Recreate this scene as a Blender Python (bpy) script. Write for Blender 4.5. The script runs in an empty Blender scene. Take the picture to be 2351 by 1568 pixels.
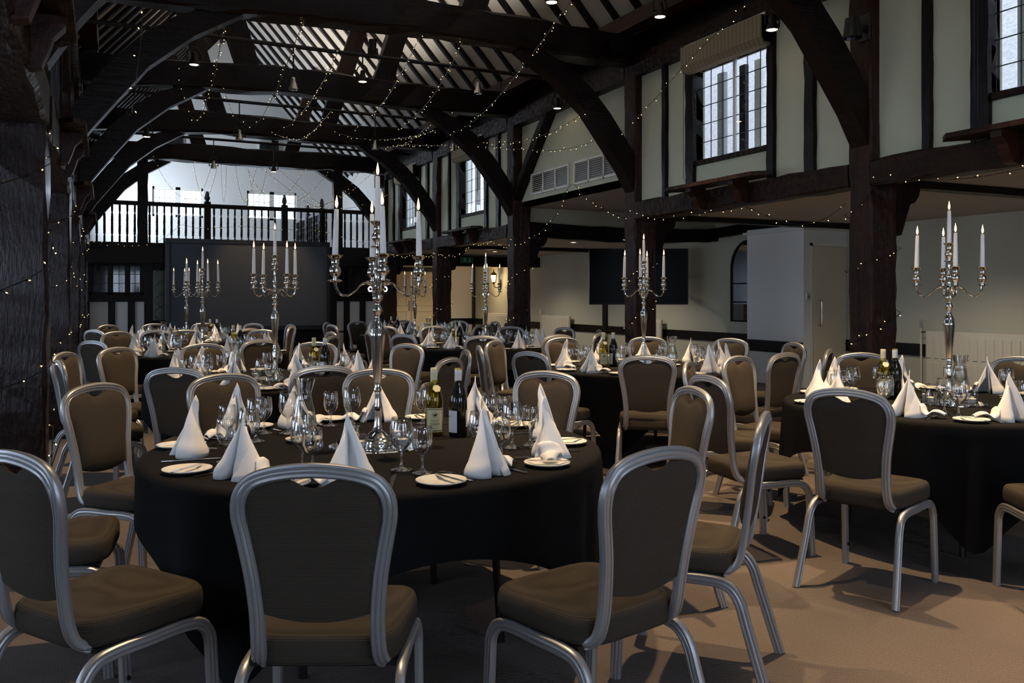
import bpy, bmesh, math, random
from mathutils import Vector, Matrix

# ------------------------------------------------------------------ camera, world, light, exposure
sc = bpy.context.scene
COL = sc.collection
PI = math.pi
RND = random.Random(11)

F, CX, HY, EYE = 2010.0, 1175.0, 682.0, 1.36          # focal length and horizon of the 2351 x 1568 photograph
TH = math.atan(935 / 2010.0); CT = math.cos(TH); ST = math.sin(TH)
cam_d = bpy.data.cameras.new('camera'); cam = bpy.data.objects.new('camera', cam_d); COL.objects.link(cam)
cam_d.sensor_fit = 'HORIZONTAL'; cam_d.sensor_width = 36.0; cam_d.lens = F / 2351 * 36
cam_d.shift_y = -(784 - HY) / 2351; cam_d.clip_start = 0.05; cam_d.clip_end = 200
cam.location = (0, 0, EYE); cam.rotation_euler = (PI / 2, 0, -TH)
sc.camera = cam

W = bpy.data.worlds.new('world'); sc.world = W; W.use_nodes = True
bg = W.node_tree.nodes['Background']; bg.inputs[0].default_value = (0.80, 0.88, 1.0, 1); bg.inputs[1].default_value = 4.2
sc.view_settings.view_transform = 'Standard'; sc.view_settings.look = 'None'
sc.view_settings.gamma = 1.0; sc.view_settings.use_curve_mapping = False
sc.view_settings.exposure = 0.42
sc.cycles.use_denoising = True
sc.cycles.max_bounces = 6; sc.cycles.transparent_max_bounces = 16; sc.cycles.diffuse_bounces = 3
sc.cycles.glossy_bounces = 3; sc.cycles.transmission_bounces = 4
sc.cycles.use_adaptive_sampling = True; sc.cycles.adaptive_threshold = 0.03; sc.cycles.adaptive_min_samples = 16
sc.cycles.caustics_reflective = False; sc.cycles.caustics_refractive = False
sc.cycles.sample_clamp_indirect = 4.0

DAY = (0.70, 0.82, 1.0); WARM = (1.0, 0.68, 0.36)
def area_light(name, loc, rot, sx, sy, power, col):
    l = bpy.data.lights.new(name, 'AREA'); l.shape = 'RECTANGLE'; l.size = sx; l.size_y = sy
    l.energy = power; l.color = col
    o = bpy.data.objects.new(name, l); o.location = loc; o.rotation_euler = rot; COL.objects.link(o); return o
# daylight through the windows of the wall behind the camera and of the side aisle (all out of view)
for xx in (.45, 1.0, 1.55, 4.05, 4.6, 5.15): area_light('south_window_daylight', (xx, -4.08, 1.75), (PI / 2, 0, 0), .34, 1.6, 6.5, DAY)
area_light('south_gable_daylight', (2.9, -4.08, 5.2), (PI / 2, 0, 0), 2.4, 1.6, 50, DAY)
area_light('balcony_fill_light', (-.42, 22.9, 3.75), (PI / 2, 0, -PI / 2), 2.6, 1.3, 190, DAY)  # unseen fill lamp added to brighten the gable and balcony side wall
for yy in (-1.6, 2.0, 5.6, 9.2, 12.8, 16.4, 19.6):
    area_light('aisle_window_daylight', (-4.00, yy, 1.5), (PI / 2, 0, -PI / 2), 1.7, 1.2, 22, DAY)

# ------------------------------------------------------------------ helpers
def ray(px, py):
    t = (px - CX) / F; s = -(py - HY) / F
    return Vector((t * CT + ST, CT - t * ST, s))
def PY(px, py, Y): r = ray(px, py); k = Y / r.y; return Vector((0, 0, EYE)) + r * k
def PX(px, py, X): r = ray(px, py); k = X / r.x; return Vector((0, 0, EYE)) + r * k

class MB:
    def __init__(s): s.v = []; s.f = []
    def add(s, v, f):
        n = len(s.v); s.v += [tuple(p) for p in v]; s.f += [tuple(i + n for i in q) for q in f]; return s
    def box(s, x0, x1, y0, y1, z0, z1):
        v = [(x, y, z) for z in (z0, z1) for y in (y0, y1) for x in (x0, x1)]
        return s.add(v, [(0, 2, 3, 1), (4, 5, 7, 6), (0, 1, 5, 4), (2, 6, 7, 3), (0, 4, 6, 2), (1, 3, 7, 5)])
    def bbox(s, x0, x1, y0, y1, z0, z1, b):           # box with chamfered edges
        bm = bmesh.new(); bmesh.ops.create_cube(bm, size=1)
        for v in bm.verts:
            v.co = ((x0 + x1) / 2 + v.co.x * (x1 - x0), (y0 + y1) / 2 + v.co.y * (y1 - y0), (z0 + z1) / 2 + v.co.z * (z1 - z0))
        bmesh.ops.bevel(bm, geom=bm.edges[:], offset=b, segments=1, affect='EDGES', profile=0.5)
        bm.verts.index_update()
        s.add([v.co[:] for v in bm.verts], [[v.index for v in f.verts] for f in bm.faces]); bm.free(); return s
    def beam(s, p0, p1, w, h, up=(0, 0, 1), seg=1, jit=0.0, ch=0.0, curve=None):
        p0 = Vector(p0); p1 = Vector(p1); d = p1 - p0; L = d.length; d.normalize(); up = Vector(up)
        sd = d.cross(up).normalized(); u = sd.cross(d).normalized(); V = []; c = ch
        prof = [(-w / 2, -h / 2), (w / 2, -h / 2), (w / 2, h / 2), (-w / 2, h / 2)] if not c else \
            [(-w / 2 + c, -h / 2), (w / 2 - c, -h / 2), (w / 2, -h / 2 + c), (w / 2, h / 2 - c), (w / 2 - c, h / 2), (-w / 2 + c, h / 2), (-w / 2, h / 2 - c), (-w / 2, -h / 2 + c)]
        n = len(prof)
        for i in range(seg + 1):
            t = i / seg; o = p0 + d * (L * t)
            if curve: o = o + u * curve(t)
            for a, b in prof: V.append(o + sd * (a + RND.uniform(-jit, jit)) + u * (b + RND.uniform(-jit, jit)))
        FA = [tuple(range(n))[::-1], tuple(seg * n + k for k in range(n))]
        for i in range(seg):
            for k in range(n):
                a = i * n + k; b = i * n + (k + 1) % n; FA.append((a, b, b + n, a + n))
        return s.add(V, FA)
    def lathe(s, prof, n=20, c=(0, 0, 0), close=False):
        V = []; FA = []; m = len(prof)
        for r, z in prof:
            for k in range(n):
                a = 2 * PI * k / n; V.append((c[0] + r * math.cos(a), c[1] + r * math.sin(a), c[2] + z))
        for i in range(m - 1):
            for k in range(n):
                a = i * n + k; b = i * n + (k + 1) % n; FA.append((a, b, b + n, a + n))
        if close: FA.append(tuple(range(n))[::-1]); FA.append(tuple((m - 1) * n + k for k in range(n)))
        return s.add(V, FA)
    def sweep(s, pts, prof, ref=(0, 1, 0), scale=None, cap=True):
        pts = [Vector(p) for p in pts]; n = len(prof); V = []; FA = []
        for i, p in enumerate(pts):
            t = (pts[min(i + 1, len(pts) - 1)] - pts[max(i - 1, 0)]).normalized()
            r = Vector(ref); sd = t.cross(r)
            if sd.length < 1e-5: sd = t.cross(Vector((0.3, 0.2, 1)))
            sd.normalize(); r2 = sd.cross(t).normalized(); k = scale(i / (len(pts) - 1)) if scale else 1.0
            for a, b in prof: V.append(p + sd * a * k + r2 * b * k)
        for i in range(len(pts) - 1):
            for k in range(n):
                a = i * n + k; b = i * n + (k + 1) % n; FA.append((a, b, b + n, a + n))
        if cap: FA.append(tuple(range(n))[::-1]); FA.append(tuple((len(pts) - 1) * n + k for k in range(n)))
        return s.add(V, FA)
    def tube(s, pts, r, n=8, ref=(0.1, 0.2, 1), scale=None):
        return s.sweep(pts, [(r * math.cos(2 * PI * k / n), r * math.sin(2 * PI * k / n)) for k in range(n)], ref, scale)
    def prism(s, poly, fn0, fn1):                     # outline poly (2-D) mapped to two parallel faces
        n = len(poly); V = [fn0(a, b) for a, b in poly] + [fn1(a, b) for a, b in poly]
        FA = [tuple(range(n)), tuple(range(2 * n - 1, n - 1, -1))] + [(k, k + n, (k + 1) % n + n, (k + 1) % n) for k in range(n)]
        return s.add(V, FA)
    def build(s, name, mat, parent=None, smooth=False, ang=40, loc=None):
        me = bpy.data.meshes.new(name); me.from_pydata(s.v, [], s.f); me.update()
        bm = bmesh.new(); bm.from_mesh(me); bmesh.ops.recalc_face_normals(bm, faces=bm.faces[:]); bm.to_mesh(me); bm.free()
        if smooth:
            for p in me.polygons: p.use_smooth = True
            me.set_sharp_from_angle(angle=math.radians(ang))
        me.materials.append(mat)
        o = bpy.data.objects.new(name, me); COL.objects.link(o)
        if parent: o.parent = parent
        if loc is not None: o.location = loc
        return o

def tag(o, label=None, cat=None, group=None, kind=None):
    if label: o['label'] = label
    if cat: o['category'] = cat
    if group: o['group'] = group
    if kind: o['kind'] = kind
    return o
def thing(name, label, cat, loc=(0, 0, 0), rz=0, group=None, kind=None):
    o = bpy.data.objects.new(name, None); COL.objects.link(o); o.location = loc; o.rotation_euler = (0, 0, rz)
    o.empty_display_size = 0.1
    return tag(o, label, cat, group, kind)
def struct(mb, name, mat, label, cat, **k): return tag(mb.build(name, mat, **k), label, cat, None, 'structure')
def mesh_obj(name, me, parent=None, loc=(0, 0, 0), rz=0):
    o = bpy.data.objects.new(name, me); COL.objects.link(o); o.location = loc; o.rotation_euler = (0, 0, rz)
    if parent: o.parent = parent
    return o
def dup(root, loc=None, rz=None, label=None, group=None, parent=None):
    c = root.copy(); COL.objects.link(c)
    if parent is not None: c.parent = parent
    if loc is not None: c.location = loc
    if rz is not None: c.rotation_euler = (0, 0, rz)
    if label: c['label'] = label
    if group: c['group'] = group
    for ch in [x for x in root.children]: dup(ch, parent=c)
    return c
def proto_done(root):                                 # remove a prototype with its parts once it has been copied
    for ch in list(root.children): proto_done(ch)
    bpy.data.objects.remove(root)
def catmull(pts, n=6):
    P = [Vector(p) for p in pts]; out = []
    for i in range(len(P) - 1):
        p0 = P[max(i - 1, 0)]; p1 = P[i]; p2 = P[i + 1]; p3 = P[min(i + 2, len(P) - 1)]
        for k in range(n):
            t = k / n
            out.append(0.5 * ((2 * p1) + (p2 - p0) * t + (2 * p0 - 5 * p1 + 4 * p2 - p3) * t * t + (3 * p1 - p0 - 3 * p2 + p3) * t ** 3))
    out.append(P[-1]); return out
def lerp_tab(tab, x):
    if x <= tab[0][0]: return tab[0][1]
    for (a, b), (c, d) in zip(tab, tab[1:]):
        if x <= c: return b + (d - b) * (x - a) / (c - a)
    return tab[-1][1]

# ------------------------------------------------------------------ materials
def nmat(name):
    m = bpy.data.materials.new(name); m.use_nodes = True; nt = m.node_tree
    return m, nt, nt.nodes['Principled BSDF']
def plain(name, col, rough=0.5, metal=0.0, spec=None, noise=0.0, nscale=8.0, bump=0.0, bscale=60.0, coat=0.0):
    m, nt, b = nmat(name); b.inputs['Base Color'].default_value = (*col, 1); b.inputs['Roughness'].default_value = rough
    b.inputs['Metallic'].default_value = metal
    if spec is not None: b.inputs['Specular IOR Level'].default_value = spec
    if coat: b.inputs['Coat Weight'].default_value = coat; b.inputs['Coat Roughness'].default_value = 0.15
    tc = nt.nodes.new('ShaderNodeTexCoord')
    if noise:
        n = nt.nodes.new('ShaderNodeTexNoise'); n.inputs['Scale'].default_value = nscale; n.inputs['Detail'].default_value = 4
        mp = nt.nodes.new('ShaderNodeMapRange'); mp.inputs[3].default_value = 1 - noise; mp.inputs[4].default_value = 1 + noise
        mx = nt.nodes.new('ShaderNodeVectorMath'); mx.operation = 'SCALE'; mx.inputs[0].default_value = col
        nt.links.new(tc.outputs['Object'], n.inputs['Vector']); nt.links.new(n.outputs[0], mp.inputs[0])
        nt.links.new(mp.outputs[0], mx.inputs['Scale']); nt.links.new(mx.outputs[0], b.inputs['Base Color'])
    if bump:
        n = nt.nodes.new('ShaderNodeTexNoise'); n.inputs['Scale'].default_value = bscale; n.inputs['Detail'].default_value = 5
        bp = nt.nodes.new('ShaderNodeBump'); bp.inputs['Strength'].default_value = bump; bp.inputs['Distance'].default_value = 0.01
        nt.links.new(tc.outputs['Object'], n.inputs['Vector']); nt.links.new(n.outputs[0], bp.inputs['Height']); nt.links.new(bp.outputs[0], b.inputs['Normal'])
    return m
def timber(name, scale, c0=(0.0022, 0.0014, 0.0012), c1=(0.011, 0.0045, 0.003), rough=0.36, adze=0.5, bmp=0.7, dist=0.010, spec=0.22):
    m, nt, b = nmat(name); L = nt.links.new; tc = nt.nodes.new('ShaderNodeTexCoord')
    mp = nt.nodes.new('ShaderNodeMapping'); mp.inputs['Scale'].default_value = scale
    n = nt.nodes.new('ShaderNodeTexNoise'); n.inputs['Scale'].default_value = 1.0; n.inputs['Detail'].default_value = 7; n.inputs['Roughness'].default_value = 0.65
    L(tc.outputs['Object'], mp.inputs[0]); L(mp.outputs[0], n.inputs['Vector'])
    cr = nt.nodes.new('ShaderNodeValToRGB'); cr.color_ramp.elements[0].position = 0.32; cr.color_ramp.elements[1].position = 0.72
    cr.color_ramp.elements[0].color = (*c0, 1); cr.color_ramp.elements[1].color = (*c1, 1)
    L(n.outputs[0], cr.inputs[0]); L(cr.outputs[0], b.inputs['Base Color'])
    b.inputs['Roughness'].default_value = rough; b.inputs['Specular IOR Level'].default_value = spec
    v = nt.nodes.new('ShaderNodeTexVoronoi'); v.inputs['Scale'].default_value = 14
    mr = nt.nodes.new('ShaderNodeMath'); mr.operation = 'MULTIPLY'; mr.inputs[1].default_value = adze
    ad = nt.nodes.new('ShaderNodeMath'); ad.operation = 'ADD'
    L(tc.outputs['Object'], v.inputs['Vector']); L(v.outputs['Distance'], mr.inputs[0]); L(mr.outputs[0], ad.inputs[0]); L(n.outputs[0], ad.inputs[1])
    bp = nt.nodes.new('ShaderNodeBump'); bp.inputs['Strength'].default_value = bmp; bp.inputs['Distance'].default_value = dist
    L(ad.outputs[0], bp.inputs['Height']); L(bp.outputs[0], b.inputs['Normal'])
    return m
def emit(name, col, s, sampling='NONE'):
    m = bpy.data.materials.new(name); m.use_nodes = True; nt = m.node_tree; nt.nodes.clear()
    e = nt.nodes.new('ShaderNodeEmission'); e.inputs[0].default_value = (*col, 1); e.inputs[1].default_value = s
    o = nt.nodes.new('ShaderNodeOutputMaterial'); nt.links.new(e.outputs[0], o.inputs[0]); m.cycles.emission_sampling = sampling
    return m
def flame_mat():
    m = bpy.data.materials.new('flame'); m.use_nodes = True; nt = m.node_tree; nt.nodes.clear(); L = nt.links.new
    lw = nt.nodes.new('ShaderNodeLayerWeight'); lw.inputs[0].default_value = .4; cr = nt.nodes.new('ShaderNodeValToRGB')
    cr.color_ramp.elements[0].color = (1, .80, .42, 1); cr.color_ramp.elements[1].color = (1, .26, .03, 1); cr.color_ramp.elements[0].position = .25; cr.color_ramp.elements[1].position = .8
    e = nt.nodes.new('ShaderNodeEmission'); e.inputs[1].default_value = 2.6; o = nt.nodes.new('ShaderNodeOutputMaterial')
    L(lw.outputs['Facing'], cr.inputs[0]); L(cr.outputs[0], e.inputs[0]); L(e.outputs[0], o.inputs[0]); m.cycles.emission_sampling = 'NONE'
    return m
def glassy(name, tint=(1, 1, 1), edge=(0.55, 0.6, 0.6), refl=1.0, rough=0.02, pw=2.4):
    m = bpy.data.materials.new(name); m.use_nodes = True; nt = m.node_tree; nt.nodes.clear(); L = nt.links.new
    o = nt.nodes.new('ShaderNodeOutputMaterial'); mx = nt.nodes.new('ShaderNodeMixShader')
    tr = nt.nodes.new('ShaderNodeBsdfTransparent'); gl = nt.nodes.new('ShaderNodeBsdfGlossy'); gl.inputs['Roughness'].default_value = rough
    lw = nt.nodes.new('ShaderNodeLayerWeight'); lw.inputs[0].default_value = 0.5
    p = nt.nodes.new('ShaderNodeMath'); p.operation = 'POWER'; p.inputs[1].default_value = pw; L(lw.outputs['Facing'], p.inputs[0])
    mc = nt.nodes.new('ShaderNodeMix'); mc.data_type = 'RGBA'; mc.inputs[6].default_value = (*tint, 1); mc.inputs[7].default_value = (*edge, 1)
    L(p.outputs[0], mc.inputs[0]); L(mc.outputs[2], tr.inputs[0])
    fr = nt.nodes.new('ShaderNodeMapRange'); fr.inputs[3].default_value = 0.045 * refl; fr.inputs[4].default_value = min(1.0, 0.75 * refl)
    L(p.outputs[0], fr.inputs[0]); L(fr.outputs[0], mx.inputs[0]); L(tr.outputs[0], mx.inputs[1]); L(gl.outputs[0], mx.inputs[2]); L(mx.outputs[0], o.inputs[0])
    return m
def fabric(name, col, col2, scale=420.0):
    m, nt, b = nmat(name); L = nt.links.new; tc = nt.nodes.new('ShaderNodeTexCoord')
    ck = nt.nodes.new('ShaderNodeTexChecker'); ck.inputs['Scale'].default_value = scale
    ck.inputs['Color1'].default_value = (*col, 1); ck.inputs['Color2'].default_value = (*col2, 1)
    wv = nt.nodes.new('ShaderNodeTexWave'); wv.bands_direction = 'Z'; wv.inputs['Scale'].default_value = 62; wv.inputs['Distortion'].default_value = 0.6
    mx = nt.nodes.new('ShaderNodeMix'); mx.data_type = 'RGBA'; mx.inputs[0].default_value = 0.35
    L(tc.outputs['Object'], ck.inputs['Vector']); L(tc.outputs['Object'], wv.inputs['Vector'])
    cr = nt.nodes.new('ShaderNodeValToRGB'); cr.color_ramp.elements[0].color = (*col2, 1); cr.color_ramp.elements[1].color = (*col, 1)
    L(wv.outputs['Fac'], cr.inputs[0]); L(ck.outputs[0], mx.inputs[6]); L(cr.outputs[0], mx.inputs[7]); L(mx.outputs[2], b.inputs['Base Color'])
    b.inputs['Roughness'].default_value = 0.85; b.inputs['Specular IOR Level'].default_value = 0.2
    bp = nt.nodes.new('ShaderNodeBump'); bp.inputs['Strength'].default_value = 0.35; bp.inputs['Distance'].default_value = 0.003
    L(wv.outputs['Fac'], bp.inputs['Height']); L(bp.outputs[0], b.inputs['Normal'])
    return m
def carpet():
    m, nt, b = nmat('carpet'); L = nt.links.new; tc = nt.nodes.new('ShaderNodeTexCoord')
    mp = nt.nodes.new('ShaderNodeMapping'); mp.inputs['Rotation'].default_value = (0, 0, 0.30)
    wv = nt.nodes.new('ShaderNodeTexWave'); wv.bands_direction = 'Y'; wv.inputs['Scale'].default_value = 26; wv.inputs['Distortion'].default_value = 1.2; wv.inputs['Detail'].default_value = 3
    wv.inputs['Detail Scale'].default_value = 5
    n = nt.nodes.new('ShaderNodeTexNoise'); n.inputs['Scale'].default_value = 160; n.inputs['Detail'].default_value = 3
    n2 = nt.nodes.new('ShaderNodeTexNoise'); n2.inputs['Scale'].default_value = 1.3; n2.inputs['Detail'].default_value = 3
    L(tc.outputs['Object'], mp.inputs[0]); L(mp.outputs[0], wv.inputs['Vector']); L(tc.outputs['Object'], n.inputs['Vector']); L(tc.outputs['Object'], n2.inputs['Vector'])
    a = nt.nodes.new('ShaderNodeMath'); a.operation = 'MULTIPLY_ADD'; a.inputs[1].default_value = 0.32
    a2 = nt.nodes.new('ShaderNodeMath'); a2.operation = 'MULTIPLY'; a2.inputs[1].default_value = 0.68
    L(n.outputs[0], a2.inputs[0]); L(wv.outputs['Fac'], a.inputs[0]); L(a2.outputs[0], a.inputs[2])
    cr = nt.nodes.new('ShaderNodeValToRGB'); cr.color_ramp.elements[0].position = 0.25; cr.color_ramp.elements[1].position = 0.8
    cr.color_ramp.elements[0].color = (0.095, 0.079, 0.072, 1); cr.color_ramp.elements[1].color = (0.21, 0.175, 0.158, 1)
    L(a.outputs[0], cr.inputs[0])
    mr = nt.nodes.new('ShaderNodeMapRange'); mr.inputs[3].default_value = 0.8; mr.inputs[4].default_value = 1.2; L(n2.outputs[0], mr.inputs[0])
    vm = nt.nodes.new('ShaderNodeVectorMath'); vm.operation = 'SCALE'; L(cr.outputs[0], vm.inputs[0]); L(mr.outputs[0], vm.inputs['Scale']); L(vm.outputs[0], b.inputs['Base Color'])
    b.inputs['Roughness'].default_value = 0.95; b.inputs['Specular IOR Level'].default_value = 0.1
    bp = nt.nodes.new('ShaderNodeBump'); bp.inputs['Strength'].default_value = 0.6; bp.inputs['Distance'].default_value = 0.006
    L(a.outputs[0], bp.inputs['Height']); L(bp.outputs[0], b.inputs['Normal'])
    return m
def striped(name, c0, c1, scale):
    m, nt, b = nmat(name); L = nt.links.new; tc = nt.nodes.new('ShaderNodeTexCoord')
    wv = nt.nodes.new('ShaderNodeTexWave'); wv.bands_direction = 'Y'; wv.inputs['Scale'].default_value = scale; wv.inputs['Distortion'].default_value = 2; wv.inputs['Detail'].default_value = 2
    cr = nt.nodes.new('ShaderNodeValToRGB'); cr.color_ramp.elements[0].color = (*c0, 1); cr.color_ramp.elements[1].color = (*c1, 1)
    L(tc.outputs['Object'], wv.inputs['Vector']); L(wv.outputs['Fac'], cr.inputs[0]); L(cr.outputs[0], b.inputs['Base Color']); b.inputs['Roughness'].default_value = 0.9
    return m
def tiles(name):
    m, nt, b = nmat(name); L = nt.links.new; tc = nt.nodes.new('ShaderNodeTexCoord')
    mp = nt.nodes.new('ShaderNodeMapping'); mp.inputs['Rotation'].default_value = (PI / 2, 0, PI / 2)
    br = nt.nodes.new('ShaderNodeTexBrick'); br.inputs['Scale'].default_value = 9; br.inputs['Mortar Size'].default_value = 0.012; br.inputs['Color1'].default_value = (0.36, 0.35, 0.36, 1); br.inputs['Color2'].default_value = (0.47, 0.46, 0.47, 1)
    br.inputs['Mortar'].default_value = (0.27, 0.26, 0.27, 1)
    sp = nt.nodes.new('ShaderNodeSeparateXYZ'); cb = nt.nodes.new('ShaderNodeCombineXYZ')
    L(tc.outputs['Object'], sp.inputs[0]); L(sp.outputs[1], cb.inputs[0]); L(sp.outputs[2], cb.inputs[1]); L(cb.outputs[0], br.inputs['Vector']); L(br.outputs[0], b.inputs['Base Color'])
    b.inputs['Roughness'].default_value = 0.9
    return m

T_X = timber('timber_across', (1.6, 26, 26)); T_Y = timber('timber_along', (26, 1.6, 26), (0.005, 0.0025, 0.0018), (0.030, 0.011, 0.006), 0.34, 0.9, 0.9, 0.02)
T_Z = timber('timber_upright', (26, 26, 1.6)); T_R = timber('timber_upright_red', (24, 24, 1.4), (0.006, 0.0025, 0.0018), (0.050, 0.015, 0.008), 0.33, 0.5, 0.9, 0.02)
T_L = timber('timber_hewn', (60, 60, 9), (0.004, 0.0016, 0.0012), (0.030, 0.009, 0.005), 0.17, 0.15, 1.0, 0.020, 0.28)
T_RAF = timber('timber_rafter', (12, 6, 6), (0.004, 0.003, 0.0025), (0.018, 0.010, 0.008), 0.4, 0.3)
T_RED = timber('timber_purlin', (20, 1.4, 20), (0.010, 0.0035, 0.0025), (0.055, 0.016, 0.009), 0.4, 0.2)
T_BLK = timber('timber_black', (10, 10, 3), (0.002, 0.0016, 0.0015), (0.008, 0.005, 0.004), 0.4, 0.3)
CREAM = plain('cream_plaster', (0.47, 0.475, 0.355), 0.9, noise=0.06, nscale=3, bump=0.12, bscale=25)
WHITE = plain('white_plaster', (0.66, 0.65, 0.62), 0.9, noise=0.04, nscale=2, bump=0.08, bscale=25)
AISLE = plain('aisle_plaster', (0.47, 0.465, 0.37), 0.9, noise=0.05, nscale=2, bump=0.08, bscale=20)
CEIL = plain('ceiling_plaster', (0.42, 0.39, 0.35), 0.9, noise=0.04, nscale=2)
ROOFP = plain('roof_plaster', (0.46, 0.44, 0.40), 0.9, noise=0.08, nscale=3, bump=0.1, bscale=12)
PANELW = plain('white_panel', (0.86, 0.86, 0.85), 0.8)
PAINT = plain('white_paint', (0.68, 0.66, 0.60), 0.45)
RADI = plain('radiator_paint', (0.55, 0.52, 0.44), 0.4)
DOORC = plain('door_cream', (0.58, 0.50, 0.36), 0.45)
CARPET = carpet()
FABRIC = fabric('chair_fabric', (0.074, 0.060, 0.045), (0.023, 0.019, 0.0155))
ALU = plain('satin_aluminium', (0.40, 0.405, 0.42), 0.38, 0.65)
SILVER = plain('polished_silver', (0.62, 0.60, 0.56), 0.12, 1.0)
STEEL = plain('cutlery_steel', (0.75, 0.75, 0.74), 0.16, 1.0)
MIRROR = plain('mirror_glass', (0.85, 0.88, 0.88), 0.02, 1.0)
CLOTH = plain('black_cloth', (0.0055, 0.0055, 0.006), 0.85, spec=0.14, bump=0.25, bscale=300)
LINEN = plain('white_linen', (0.92, 0.91, 0.90), 0.85, bump=0.10, bscale=420)
CHINA = plain('white_china', (0.86, 0.84, 0.78), 0.15)
WAX = plain('candle_wax', (0.90, 0.87, 0.84), 0.45)
WICK = plain('wick', (0.02, 0.015, 0.012), 0.9)
FLAME = flame_mat()
BULB = emit('fairy_bulb', (1.0, 0.64, 0.24), 5.0)
LAMP = emit('spot_lamp', (1.0, 0.80, 0.50), 9.0)
LANT = emit('lantern_glow', (1.0, 0.74, 0.40), 5.0)
GLASS = glassy('clear_glass', (.97, .98, .98), (.66, .70, .70), 3.0, .02, 1.5); PANE = glassy('window_pane', (0.93, 0.96, 1.0), (0.5, 0.55, 0.6), 0.8, 0.01)
THICKG = glassy('thick_glass', (0.985, 0.99, 0.99), (0.62, 0.66, 0.66), 2.6, .02, 1.5)
WATER = glassy('water', (0.975, 0.985, 0.99), (0.6, 0.64, 0.65), 0.9)
OLIVE = glassy('olive_glass', (0.80, 0.76, 0.30), (0.10, 0.10, 0.02), 1.0)
DARKG = plain('dark_bottle', (0.006, 0.006, 0.005), 0.06, coat=0.3)
LABELC = plain('cream_label', (0.74, 0.66, 0.38), 0.6); LABELW = plain('white_label', (0.66, 0.66, 0.68), 0.6)
CAPC = plain('cream_capsule', (0.68, 0.61, 0.38), 0.4); CAPW = plain('white_capsule', (0.70, 0.70, 0.70), 0.35); GOLD = plain('gold_foil', (0.62, 0.42, 0.10), 0.3, 0.8)
INK = plain('ink', (0.05, 0.04, 0.03), 0.7)
BLACK = plain('black_plastic', (0.008, 0.008, 0.009), 0.35); TVG = plain('television_glass', (0.004, 0.004, 0.005), 0.3, spec=0.12)
SCREENM = plain('projection_fabric', (0.058, 0.068, 0.085), 0.9)
IRON = plain('black_iron', (0.010, 0.010, 0.010), 0.45, 0.4); LEADM = plain('lead_came', (0.05, 0.05, 0.055), 0.5, 0.5)
CHROME = plain('chrome', (0.6, 0.6, 0.6), 0.2, 1.0)
GREEN = plain('exit_green', (0.006, 0.10, 0.06), 0.4); SIGNW = plain('sign_white', (0.6, 0.7, 0.62), 0.5)
BLIND = striped('blind_fabric', (0.20, 0.16, 0.10), (0.27, 0.22, 0.15), 5.0)
TILE = tiles('roof_tiles'); EXT = plain('exterior_grey', (0.30, 0.30, 0.31), 0.9)
OPAL = glassy('obscure_glass', (0.55, 0.58, 0.5), (0.3, 0.3, 0.3), 0.8, 0.3)
NIGHT = glassy('dark_glass', (0.12, 0.14, 0.18), (0.05, 0.05, 0.06), 1.0, 0.05)

# ------------------------------------------------------------------ the shell
XL, XR = -0.30, 6.10            # nave faces of the two arcades
XA, XLA = 10.30, -3.90          # outer walls of the side aisles
YS, YN = -4.0, 25.0             # end walls
TR = [1.98, 5.64, 9.41, 13.06, 16.73, 20.40]        # near faces of the trusses
PW, PD = 0.32, 0.26             # post width across, depth along
XC = (XL + XR) / 2
RIDGE, EAVE = 8.40, 4.45

struct(MB().box(XLA - .2, XA + .2, YS - .2, YN + .2, -0.1, 0), 'floor', CARPET, 'brown ribbed carpet covering the whole hall floor', 'floor')
# walls
w = MB().box(XA, XA + .2, YS, YN, 0, 2.9)
struct(w, 'wall_right', AISLE, 'cream plaster side wall of the aisle behind the radiators', 'wall')
w = MB()
ys = [YS, -2.45, -.75, 1.15, 2.85, 4.75, 6.45, 8.35, 10.05, 11.95, 13.65, 15.55, 17.25, 18.75, 20.45, YN]
for i in range(0, len(ys), 2): w.box(XLA - .2, XLA, ys[i], ys[i + 1], 0, 2.9)
for i in range(1, len(ys) - 1, 2): w.box(XLA - .2, XLA, ys[i], ys[i + 1], 0, .9); w.box(XLA - .2, XLA, ys[i], ys[i + 1], 2.1, 2.9)
struct(w, 'wall_left', AISLE, 'plaster side wall of the aisle beyond the dark posts', 'wall')
w = MB()
for a, b in ((XLA, .1), (1.9, 3.7), (5.5, XA)): w.box(a, b, YS - .2, YS, 0, 4.4)
for a, b in ((.1, 1.9), (3.7, 5.5)): w.box(a, b, YS - .2, YS, 0, .9); w.box(a, b, YS - .2, YS, 2.6, 4.4)
w.box(XLA, 1.7, YS - .2, YS, 4.4, 6); w.box(4.1, XA, YS - .2, YS, 4.4, 6); w.box(XLA, XA, YS - .2, YS, 6, 9)
struct(w, 'wall_front', WHITE, 'plaster end wall behind the camera with tall windows', 'wall')
w = MB(); gx = [(1.14, 2.42), (3.56, 4.92)]; gz0, gz1 = 3.50, 4.30
w.box(XLA, XA, YN, YN + .25, 0, gz0); w.box(XLA, XA, YN, YN + .25, gz1, 9)
for a, b in ((XLA, gx[0][0]), (gx[0][1], gx[1][0]), (gx[1][1], XA)): w.box(a, b, YN, YN + .25, gz0, gz1)
struct(w, 'wall_back', WHITE, 'white gable wall behind the balcony with two bright windows', 'wall')

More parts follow.
